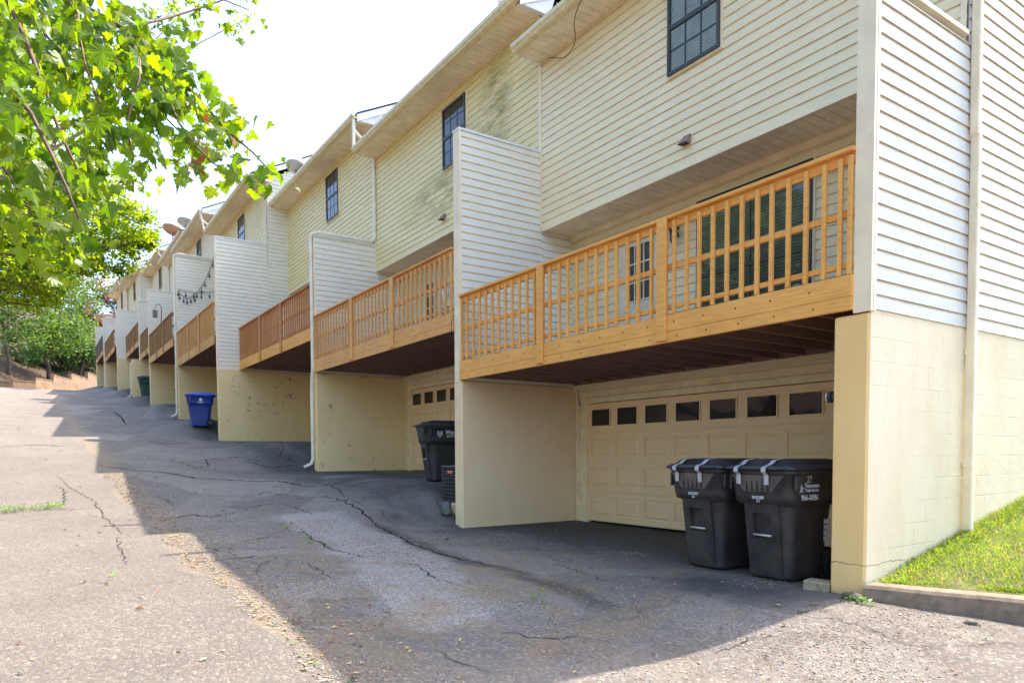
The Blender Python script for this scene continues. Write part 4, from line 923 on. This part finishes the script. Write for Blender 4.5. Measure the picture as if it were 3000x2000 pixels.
keep = np.array([mnoise.noise(Vector((a*2.3, b*2.3, 0)))+.15+.75*min(1, b) > rng.uniform(-.1, .55) for a, b in zip(gx, gy)]); gx, gy = gx[keep], gy[keep]; nb = len(gx)
gzv = .075+.215*np.maximum(0, gy-.05)-.010*gx+.02*np.sin(3*gx+gy); hh = rng.uniform(.010, .032, nb)*(1+.9*(gx < .22)); an = rng.uniform(0, 2*math.pi, nb); lean = rng.uniform(.3, 1.5, nb)*hh; ww = rng.uniform(.0025, .005, nb); la = rng.uniform(0, 2*math.pi, nb)
P0 = np.stack([gx-np.cos(an)*ww, gy-np.sin(an)*ww, gzv], 1); P1 = np.stack([gx+np.cos(an)*ww, gy+np.sin(an)*ww, gzv], 1)
mx_, my_ = gx+np.cos(la)*lean*.4, gy+np.sin(la)*lean*.4
P2 = np.stack([mx_+np.cos(an)*ww*.8, my_+np.sin(an)*ww*.8, gzv+hh*.65], 1); P3 = np.stack([mx_-np.cos(an)*ww*.8, my_-np.sin(an)*ww*.8, gzv+hh*.65], 1); P4 = np.stack([gx+np.cos(la)*lean, gy+np.sin(la)*lean, gzv+hh], 1)
V = np.stack([P0, P1, P2, P3, P4], 1).reshape(-1, 3); b_ = np.arange(nb)[:, None]*5
F = [tuple(r) for r in (b_+np.array([[0,1,2,3]])).tolist()]+[tuple(r) for r in (b_+np.array([[3,2,4]])).tolist()]
tag(raw_mesh('grass', V, F, M_GRASS), kind='stuff', label='bright green lawn grass beside the end wall', cat='grass')

# ------------------------------------------------------------------ gravel, litter, weeds on the asphalt
ico = bmesh_ico(1)
def scatter(name, label, cat, n, fx, size, mats, seed):
    r_ = np.random.default_rng(seed); V = []; F = []; MI = []; iv = np.array(ico[0]); c = 0
    while c < n:
        x, y, k = fx(r_)
        if k < r_.uniform(): continue
        s_ = size*r_.uniform(.4, 1.3); q = iv*np.array([s_, s_*r_.uniform(.6, 1), s_*.55]); a = r_.uniform(0, 6.28); R_ = np.array([[math.cos(a), -math.sin(a), 0], [math.sin(a), math.cos(a), 0], [0, 0, 1]])
        q = q@R_.T+np.array([x, y, gzf(x, y)+s_*.25]); b = len(V)*12; V.append(q); F += [tuple(b+i for i in f) for f in ico[1]]; MI += [int(r_.integers(0, len(mats)))]*len(ico[1]); c += 1
    return tag(raw_mesh(name, np.concatenate(V), F, mats, mi=MI), label, cat, kind='stuff')
M_PEB = [plain('pale gravel', (.36, .32, .27), .8, .2, var=.3, scale=50), plain('grey gravel', (.17, .16, .15), .8, .2, var=.2, scale=50), plain('brown gravel', (.30, .21, .14), .8, .2, var=.2, scale=50)]
def fyard(r_):
    x, y = r_.uniform(-7.5, 1.2), r_.uniform(-4.2, .4); k = mnoise.noise(Vector((x*1.0, y*1.0, 3)))*1.6+.15; return x, y, k
def fseam(r_):
    x = r_.uniform(-14, 0); y = -4.45+.012*x+.28*abs(r_.normal())+.15*mnoise.noise(Vector((x*1.3, 0, 5))); return x, y, .35+.65*max(0, mnoise.noise(Vector((x*.8, 1, 2)))+.4)
scatter('gravel', 'loose pale gravel on the worn asphalt', 'gravel', 11000, fyard, .0078, M_PEB, 1)
scatter('seam_gravel', 'tan gravel and grit along the seam of the lane', 'gravel', 6000, fseam, .0085, M_PEB, 2)
M_LEAFD = [plain('dead brown leaf', (.26, .12, .05), .8, .2, var=.3, scale=30), plain('yellow fallen leaf', (.46, .34, .11), .7, .2, var=.2, scale=30), plain('tan fallen leaf', (.50, .36, .20), .8, .2, var=.2, scale=30), plain('green fallen leaf', (.10, .20, .06), .6, .3, var=.3, scale=30)]
lr = np.random.default_rng(5); V, F, MI = [], [], []
for i in range(2600):
    t = lr.uniform()
    if t < .38: x, y, _ = fseam(lr); s_ = lr.uniform(.010, .03)
    elif t < .8: x, y = lr.uniform(-9, 2), lr.uniform(-4.3, 2.0); s_ = lr.uniform(.010, .026)
    else: x, y = lr.uniform(-40, 0), lr.uniform(-7.5, -.5); s_ = lr.uniform(.015, .04)
    if x > -.35 and y > -.2: continue
    z = gzf(x, y)+.008; a = lr.uniform(0, 6.28); b = len(V); dx, dy = math.cos(a)*s_, math.sin(a)*s_; cu_ = lr.uniform(.1, .6)*s_
    V += [(x-dx, y-dy, z), (x-dy*.45, y+dx*.45, z+cu_), (x+dx, y+dy, z+.004), (x+dy*.45, y-dx*.45, z+cu_*.6)]; F += [(b,b+1,b+2),(b,b+2,b+3)]; q = int(lr.choice([0,0,1,2,2,2,3])); MI += [q, q]
tag(raw_mesh('leaf_litter', V, F, M_LEAFD, mi=MI), 'small dry leaves scattered over the asphalt', 'leaf litter', kind='stuff')
M_WEED = leaf_mat('weed leaves', [(.07,.16,.02),(.12,.24,.03),(.2,.3,.06)], .35)
def weeds(name, label, spots, n, size, seed):
    r_ = np.random.default_rng(seed); V, F = [], []
    for (x0, y0, rx, ry) in spots:
        for i in range(n):
            x = x0+r_.uniform(-rx, rx); y = y0+r_.normal()*ry; z = gzf(x, y)+r_.uniform(0, size*1.3); a = r_.uniform(0, 6.28); s_ = size*r_.uniform(.4, 1); b = len(V); dx, dy = math.cos(a)*s_, math.sin(a)*s_; h = r_.uniform(-.2, .9)*s_
            V += [(x, y, z), (x+dx*.5-dy*.3, y+dy*.5+dx*.3, z+h*.6), (x+dx, y+dy, z+h), (x+dx*.5+dy*.3, y+dy*.5-dx*.3, z+h*.5)]; F += [(b,b+1,b+2,b+3)]
    return tag(raw_mesh(name, V, F, M_WEED), label, 'weeds', kind='stuff')
a = gp(20, 1500); b = gp(180, 1485)
weeds('crack_weeds', 'low green weeds growing along a crack in the lane', [(a.x+(b.x-a.x)*t, a.y+(b.y-a.y)*t, .25, .05) for t in (0, .25, .5, .75, .95)], 90, .05, 4)
for i_, (u_, v_) in enumerate(((845,1550),(832,1438),(912,1592),(320,1706),(1570,1765))):
    q_ = gp(u_, v_); weeds('fallen_sprigs', ['fresh green leaves lying on the shaded asphalt in mid lane','pale green leaves on the shaded asphalt below the third pier','small green leaves by the light worn patch','pale fallen sprig on the sunlit lane at left','small heap of wilted leaves in front of the nearest bay'][i_], [(q_.x, q_.y, .09, .05)], 9, .075, 60+i_)
weeds('column_weeds', 'small weeds at the foot of the corner column', [(.04, -.22, .07, .04), (.14, -.22, .06, .02)], 50, .035, 6)

# ------------------------------------------------------------------ trees
M_BARK = plain('grey brown bark', (.10, .075, .055), .9, .2, var=.3, scale=10, bump=.6); M_TWIG = plain('reddish maple twig', (.13, .07, .05), .7, .3, var=.2, scale=20)
def leafcloud(blobs, n, size, seed, clump=.22, flat=.5, droop=.2):
    """leaf shaped quads in clumps through ellipsoids; blobs = (cx,cy,cz,rx,ry,rz,weight)"""
    r_ = np.random.default_rng(seed); B = np.array(blobs, float); wt = B[:,6]/B[:,6].sum(); nc = max(8, n//38)
    bi = r_.choice(len(B), nc, p=wt); d = r_.normal(size=(nc, 3)); d /= np.linalg.norm(d, axis=1)[:, None]; rad = r_.uniform(.25, 1, nc)**.5
    C_ = B[bi, :3]+d*rad[:, None]*B[bi, 3:6]; cr = B[bi, 3:6].min(1)*clump*r_.uniform(.5, 1.5, nc)
    ci = r_.integers(0, nc, n); P = C_[ci]+r_.normal(size=(n, 3))*cr[ci][:, None]*np.array([1, 1, .6])
    ln = size*r_.uniform(.55, 1.25, n); ax = r_.normal(size=(n, 3)); ax[:, 2] = ax[:, 2]*flat-droop; ax /= np.linalg.norm(ax, axis=1)[:, None]
    nr = r_.normal(size=(n, 3)); nr[:, 2] += .6; sd_ = np.cross(ax, nr); sd_ /= np.linalg.norm(sd_, axis=1)[:, None]
    up_ = np.cross(sd_, ax); V = np.stack([P-ax*ln[:,None]*.5, P+sd_*ln[:,None]*.28+up_*ln[:,None]*.06, P+ax*ln[:,None]*.5, P-sd_*ln[:,None]*.28+up_*ln[:,None]*.06], 1).reshape(-1, 3)
    return V, (np.arange(n)[:, None]*4+np.array([[0,1,2,3]])), C_
def limb(mb, pts, r0, r1, n=7):
    k = len(pts); mb.tube(pts, [r0+(r1-r0)*i/(k-1) for i in range(k)], n)
def wander(a, b, r_, k=5, amp=.08):
    a, b = Vector(a), Vector(b); L = (b-a).length; return [a+(b-a)*(i/k)+Vector(r_.normal(size=3))*L*amp*(0 if i in (0, k) else 1) for i in range(k+1)]
def tree(name, label, base, blobs, n, size, mats, seed, trunk_r=.18, stems=1, group=None, cat='tree', twigs=22, droop=.2, extra=None, clump=.22):
    r_ = np.random.default_rng(seed+500); t = thing(name, label, cat, base, group=group); bl = [(b[0]-base[0], b[1]-base[1], b[2]-base[2], *b[3:]) for b in blobs]
    V, F, C_ = leafcloud(bl, n, size, seed, droop=droop, clump=clump); mi = None
    if extra: mi = (r_.uniform(size=len(F)) < 0).astype(int); ek, em, er = extra; cc = C_[r_.choice(len(C_), ek)]; dist = np.full(len(F), 9e9); ctr = V.reshape(-1, 4, 3).mean(1)
    if extra:
        for c in cc: dist = np.minimum(dist, np.linalg.norm(ctr-c, axis=1))
        mi = (dist < er).astype(int).tolist()
    raw_mesh('crown', V, F, [mats]+([extra[1]] if extra else []), t, mi)
    mb = MB(); cen = np.average(np.array(bl)[:, :3], axis=0, weights=np.array(bl)[:, 6])
    for s_ in range(stems):
        top = Vector(cen)+Vector(r_.normal(size=3))*(.35 if stems > 1 else .1)*np.array(bl)[:, 3].mean(); b0_ = Vector((r_.normal()*.12*(stems > 1), r_.normal()*.12*(stems > 1), -.2))
        limb(mb, wander(b0_, top, r_, 6, .04), trunk_r/(stems**.5), trunk_r*.35/(stems**.5), 8)
    for i in range(twigs):
        e = Vector(C_[r_.integers(len(C_))]); s0 = Vector(cen)*r_.uniform(.45, .95); s0 = Vector((s0.x+r_.normal()*.1, s0.y+r_.normal()*.1, s0.z)); limb(mb, wander(s0, e, r_, 4, .07), trunk_r*.22, trunk_r*.05, 5)
    mb.build('trunk', M_BARK, t); return t
M_L1 = leaf_mat('mid tree leaves', [(.06,.11,.012),(.10,.17,.015),(.17,.26,.02),(.26,.30,.03)], .62, tcol=(3.4, 3.0, .5))
M_L2 = leaf_mat('far tree leaves', [(.055,.11,.03),(.09,.17,.04),(.15,.23,.055),(.07,.14,.035)], .38, tcol=(2.2, 2.1, .6))
M_L3 = leaf_mat('dark understory leaves', [(.02,.05,.012),(.035,.08,.02),(.05,.10,.025)], .25)
M_L4 = leaf_mat('crape myrtle leaves', [(.06,.10,.03),(.09,.15,.04),(.16,.13,.07)], .35); M_PINK = leaf_mat('pink blossom', [(.70,.20,.24),(.85,.35,.38),(.62,.22,.2)], .3, tcol=(1.1,1,1))

# maple over the camera side: branches with palmate leaves a few metres away
M_MAPLE = leaf_mat('maple leaves', [(.035,.085,.012),(.09,.16,.012),(.15,.23,.015),(.05,.11,.012),(.16,.21,.015),(.07,.14,.03)], .58, .33, 10., tcol=(2.9, 2.7, .3)); M_MDEAD = leaf_mat('dead maple leaves', [(.12,.05,.02),(.18,.08,.03)], .4, tcol=(2.,1.4,.8))
mp = thing('maple_tree', 'maple branch with lobed yellow green leaves hanging over the lane at upper left', 'tree', (-4.2, -10.5, gzf(-4.2, -10.5))); mo = Vector(mp.location)
mr = np.random.default_rng(21); wood = MB()
limb(wood, [Vector((0,0,-.3)), Vector((.05,.05,2)), Vector((-.05,.2,4)), Vector((.1,.6,6.2)), Vector((0,.5,9))], .26, .08, 12)
TW = []   # (points in world) seen as (u, v, distance)
def tw(pts, r0=.014, r1=.004, root=None):
    P = [dep(u, v, d) for u, v, d in pts]; TW.append(P); limb(wood, ([root-Vector((0,0,0))] if root else [])+[p-mo for p in P], r0, r1, 6)
hub = Vector((.08, .6, 6.2))
tw([(-260,-420,4.7),(40,-120,4.4),(199,0,4.3),(286,41,4.3),(373,91,4.2),(406,112,4.2),(489,191,4.2),(580,286,4.1),(663,381,4.1),(742,448,4.1),(790,500,4.1)], .022, .004, hub)
tw([(394,116,4.2),(456,187,4.0),(493,282,3.9),(522,357,3.9),(580,435,3.8),(634,485,3.8)], .008)
tw([(386,110,4.2),(410,178,3.7),(408,232,3.6),(386,299,3.6),(373,357,3.6),(381,427,3.6)], .008)
tw([(-150,-300,3.6),(21,0,3.4),(75,116,3.3),(100,182,3.3),(137,274,3.2),(174,386,3.2),(228,498,3.2),(265,576,3.2)], .014, .004, hub)
tw([(381,77,4.2),(456,62,4.5),(539,39,4.7),(655,0,4.9),(730,30,5.0)], .01)
tw([(199,0,4.3),(229,40,3.9),(232,100,3.8),(250,190,3.7),(300,330,3.6),(330,450,3.6)], .008)
tw([(-200,-60,3.9),(0,30,3.8),(90,60,3.8),(200,170,3.9),(330,230,4.0),(470,330,4.1),(560,420,4.2)], .012, .004, hub)
tw([(-200,150,3.4),(0,230,3.2),(90,330,3.0),(150,450,2.95),(200,560,2.9),(230,640,2.9)], .012, .004, hub)
tw([(-150,300,4.3),(0,400,4.2),(130,470,4.2),(230,520,4.2),(300,600,4.2)], .01, .003, hub)
tw([(-150,-100,5),(100,20,4.8),(260,120,4.8),(330,170,4.8),(420,190,4.8),(500,160,4.7)], .01, .003, hub)
tw([(-150,0,4.6),(60,130,4.4),(160,230,4.4),(260,300,4.4),(350,400,4.5),(400,480,4.5)], .01, .003, hub)
tw([(0,560,4.4),(100,620,4.4),(180,700,4.4),(200,760,4.4)], .006, .003, hub)
tw([(-100,420,3.7),(20,500,3.6),(80,600,3.6),(120,690,3.6)], .008, .003, hub)
wood.build('branches', M_TWIG, mp)
half = [(0,-.08),(.06,-.10),(.20,-.16),(.34,-.10),(.30,.02),(.52,.04),(.60,.16),(.50,.20),(.54,.32),(.36,.30),(.28,.34),(.30,.52),(.20,.50),(.14,.66),(.07,.64)]
out = [(x, y) for x, y in half]+[(0,.92)]+[(-x, y) for x, y in half[::-1] if x > 0]
outl = np.array(out)
def add_leaf(Vs, Fs, MI, p, tip, nrm, L, dead):
    tip = tip/np.linalg.norm(tip); s_ = np.cross(tip, nrm); s_ /= np.linalg.norm(s_); n_ = np.cross(s_, tip); b = len(Vs); fold = mr.uniform(.05, .8); curl = mr.uniform(-.3, .7)
    Vs.append(p+tip*L*.2)
    for x, y in outl: Vs.append(p+s_*x*L+tip*(y+.1)*L+n_*(-abs(x)*fold*L+curl*L*-(y**2)*.5+mr.normal()*.012*L))
    k = len(outl)
    for i in range(k): Fs.append((b, b+1+i, b+1+(i+1) % k)); MI.append(dead)
Vs, Fs, MI = [], [], []
for ti, P in enumerate(TW):
    tot = len(P)-1
    for i in range(tot):
        a, b = np.array(P[i]), np.array(P[i+1]); L_ = np.linalg.norm(b-a); nl = max(3, int(L_*({0: 125, 3: 110, 7: 110, 4: 80, 1: 110}.get(ti, 100))))
        for j in range(nl):
            q = a+(b-a)*mr.uniform(); off_ = mr.normal(size=3)*np.array([.10,.10,.085]); p = q+off_-np.array([0,0,.05])
            tip = np.array([mr.normal()*.45, mr.normal()*.45, -1.0+mr.normal()*.35]); nrm = mr.normal(size=3)+np.array([.1,.35,.45]); u_ = (Vector(p)-CAMP)
            dead = 1 if (ti == 1 and mr.uniform() < .10) else 0
            add_leaf(Vs, Fs, MI, p-np.array(mo), tip, nrm, mr.choice([.045,.06,.07,.08,.09,.11])*mr.uniform(.85,1.12)*(.8 if ti in (4,) else 1), dead)
raw_mesh('foliage', [tuple(v) for v in Vs], Fs, [M_MAPLE, M_MDEAD], mp, MI)

def px_blob(u, v, d, r, rz=None, w_=None):
    p = dep(u, v, d); R_ = r*d/2075; return (p.x, p.y, p.z, R_, R_, (rz or r)*d/2075, w_ or r*r)
bl = [px_blob(30,430,15,170), px_blob(120,760,15,130), px_blob(60,860,15,110,50), px_blob(330,520,16,60,50), px_blob(170,520,15,130), px_blob(280,640,15.5,110), px_blob(150,660,14.5,130), px_blob(370,650,15.5,80,70,14000), px_blob(430,705,16,35,30,4500), px_blob(330,740,16,80,65,14000), px_blob(20,660,14,130), px_blob(250,770,15,75,50), px_blob(80,790,14,100,60), px_blob(470,20,17,60,70,2500), px_blob(700,60,17,45,45,1500), px_blob(560,10,17,70,35,2000), px_blob(250,420,15,60)]
p = dep(-260, 300, 14); tree('hackberry_tree', 'tree with small bright leaves reaching in from the left below the maple branch', (p.x+3, p.y-7, gzf(p.x+3, p.y-7)), bl, 34000, .085, M_L1, 31, .2, twigs=60, droop=.5)
# far end of the lane
def base_at(u, d): p = dep(u, 1100, d); return (p.x, p.y, gzf(p.x, p.y))
trees_far = [('leafy_tree', 'broad light green tree at the far left edge, above the stone retaining wall', 20, 68, [(0,830,68,130,150),(80,940,68,110,90),(-60,760,68,130,140),(60,690,69,110,90),(160,760,69,70,60)], 13000, M_L2),
             ('leafy_tree', 'rounded green tree behind the middle of the retaining wall', 140, 74, [(140,870,74,105,110),(200,980,74,85,60),(100,1000,73,80,50),(150,770,75,90,80)], 11000, M_L2),
             ('leafy_tree', 'darker green bushy tree beside the farthest house', 240, 84, [(240,1015,84,60,45),(290,1010,86,50,50),(200,1025,82,50,40)], 5000, M_L3)]
for nm, lb, u, d, B_, n, mt in trees_far:
    tree(nm, lb, base_at(u, d), [px_blob(*b[:2], b[2], b[3], b[4]) for b in B_], n, .34, mt, int(u)+3, .22, group='trees beyond the end of the lane', twigs=16)
tree('crape_myrtle', 'crape myrtle with pink blossom and bare dark stems behind the farthest house', base_at(235, 92), [px_blob(240,850,92,75,60), px_blob(300,880,92,45,45), px_blob(190,880,92,50,40), px_blob(250,940,92,60,35)], 6500, .34, M_L4, 77, .22, stems=6, twigs=60, extra=(14, M_PINK, .75), cat='tree')
tree('crape_myrtle', 'small pink flowering crape myrtle close against the farthest roof', base_at(345, 92), [px_blob(342,880,92,32,50)], 1500, .32, M_L4, 78, .12, stems=4, twigs=20, extra=(7, M_PINK, .8), cat='tree')
for i, (u, d, r, h) in enumerate([(-40,76,75,46),(60,78,75,44),(150,82,65,40),(240,88,55,36),(-130,72,80,46)]):
    p = base_at(u, d); q = px_blob(u, 1055, d, r, h)
    V, F, C_ = leafcloud([q], 2600, .34, 200+i); o = raw_mesh('shrub', V-np.array(p), F, M_L3); o.location = p; tag(o, ['dark shrub above the left part of the retaining wall','second dark shrub from the left above the retaining wall','dark shrub above the middle of the retaining wall','dark shrub beside the farthest house wall','dark shrub at the extreme left edge of the bank'][i], 'shrub', 'dark shrubs on the shaded bank')
# retaining wall at the end of the lane
N = NT('tan retaining wall blocks'); X, Y, Z = N.xyz(); zc_ = N.math('FRACT', N.math('DIVIDE', Z, .2)); j = N.ramp(N.math('ABSOLUTE', N.math('SUBTRACT', zc_, .5)), .44, .5)
row = N.math('FLOOR', N.math('DIVIDE', Z, .2)); yc = N.math('FRACT', N.math('ADD', N.math('DIVIDE', Y, .45), N.math('MULTIPLY', N.math('MODULO', row, 2.), .5))); j2 = N.ramp(N.math('ABSOLUTE', N.math('SUBTRACT', yc, .5)), .46, .5)
c = N.mix(N.ramp(N.noise(1.5, 5), .3, .7), (.30, .20, .12), (.17, .115, .075)); c = N.mix(N.math('MAXIMUM', j, j2), c, (.14, .09, .06)); N.bump(N.math('ADD', N.math('MULTIPLY', N.math('MAXIMUM', j, j2), -1.), N.noise(8, 4)), .6, .04); M_RWALL = N.done(c, .9, .2)
m = MB(); pts = [(-200,61,1122),(0,62.5,1122),(38,63,1120),(105,64.5,1121),(158,67,1119),(210,71,1116),(258,76,1114),(300,82,1112)]
for i in range(len(pts)-1):
    a = dep(pts[i][0], pts[i][2], pts[i][1]); b = dep(pts[i+1][0], pts[i+1][2], pts[i+1][1]); dx, dy = b.x-a.x, b.y-a.y; l = math.hypot(dx, dy); nx_, ny_ = -dy/l*.3, dx/l*.3; zt = max(a.z, b.z)+.02*i
    if nx_ > 0: nx_, ny_ = -nx_, -ny_
    q = [(a.x, a.y), (b.x, b.y), (b.x+nx_, b.y+ny_), (a.x+nx_, a.y+ny_)]; m.loft([[(x, y, 5.0) for x, y in q], [(x, y, zt) for x, y in q]])
    q = [(a.x-nx_*.1, a.y-ny_*.1), (b.x-nx_*.1, b.y-ny_*.1), (b.x+nx_*1.1, b.y+ny_*1.1), (a.x+nx_*1.1, a.y+ny_*1.1)]; m.loft([[(x, y, zt+.002) for x, y in q], [(x, y, zt+.09) for x, y in q]])
tag(m.build('retaining_wall', M_RWALL), 'low tan block retaining wall at the far end of the lane', 'wall')
# trees across the lane, behind the camera: they light and are mirrored in the windows
src = tree('leafy_tree', 'tall broadleaf tree standing across the lane, mirrored in the window glass', (-14, -19, gzf(-14, -19)), [(-14,-19,5.5,3.6,3,3,9),(-12.5,-18.5,8.5,3,2.6,2.6,7),(-15.5,-19,8,2.6,2.6,2.4,6),(-14,-19,11,2.2,2.2,2,4)], 5000, .42, M_L2, 91, .3, group='trees across the lane', twigs=14)
for (x, y, a, s_) in ((-25,-28,1.2,1.75),(-36,-30,2.2,1.8),(-4,-29,3.1,1.7),(6,-29,4.4,1.6),(-47,-30,.4,1.8)):
    c = copy_tree(src); c.location = (x, y, gzf(x, y)); c.rotation_euler = (0, 0, a); c.scale = (s_,)*3
src.location = (-14.5, -28.5, gzf(-14.5, -28.5)); src.scale = (1.75,)*3

M_CHAIR = plain('pale folding chair frame', (.75, .72, .60), .5, .3)
ch = thing('folding_chair', 'pale folding chair leaning inside the second balcony behind its rail', 'chair', (-8.75, .75, 3.60))
for nm, pts in (('leg', [(-.22,0,0),(.22,0,.95)]), ('leg', [(.22,.03,0),(-.22,.03,.95)]), ('leg', [(-.22,.38,0),(.22,.38,.95)]), ('leg', [(.22,.41,0),(-.22,.41,.95)])): m = MB(); m.tube(pts, .018, 8); m.build(nm, M_CHAIR, ch)
m = MB(); m.bbox(-.2, .2, .0, .42, .46, .49, .008); m.build('seat', M_CHAIR, ch); m = MB(); m.bbox(-.235, -.205, .0, .42, .72, .95, .006); m.build('backrest', M_CHAIR, ch)
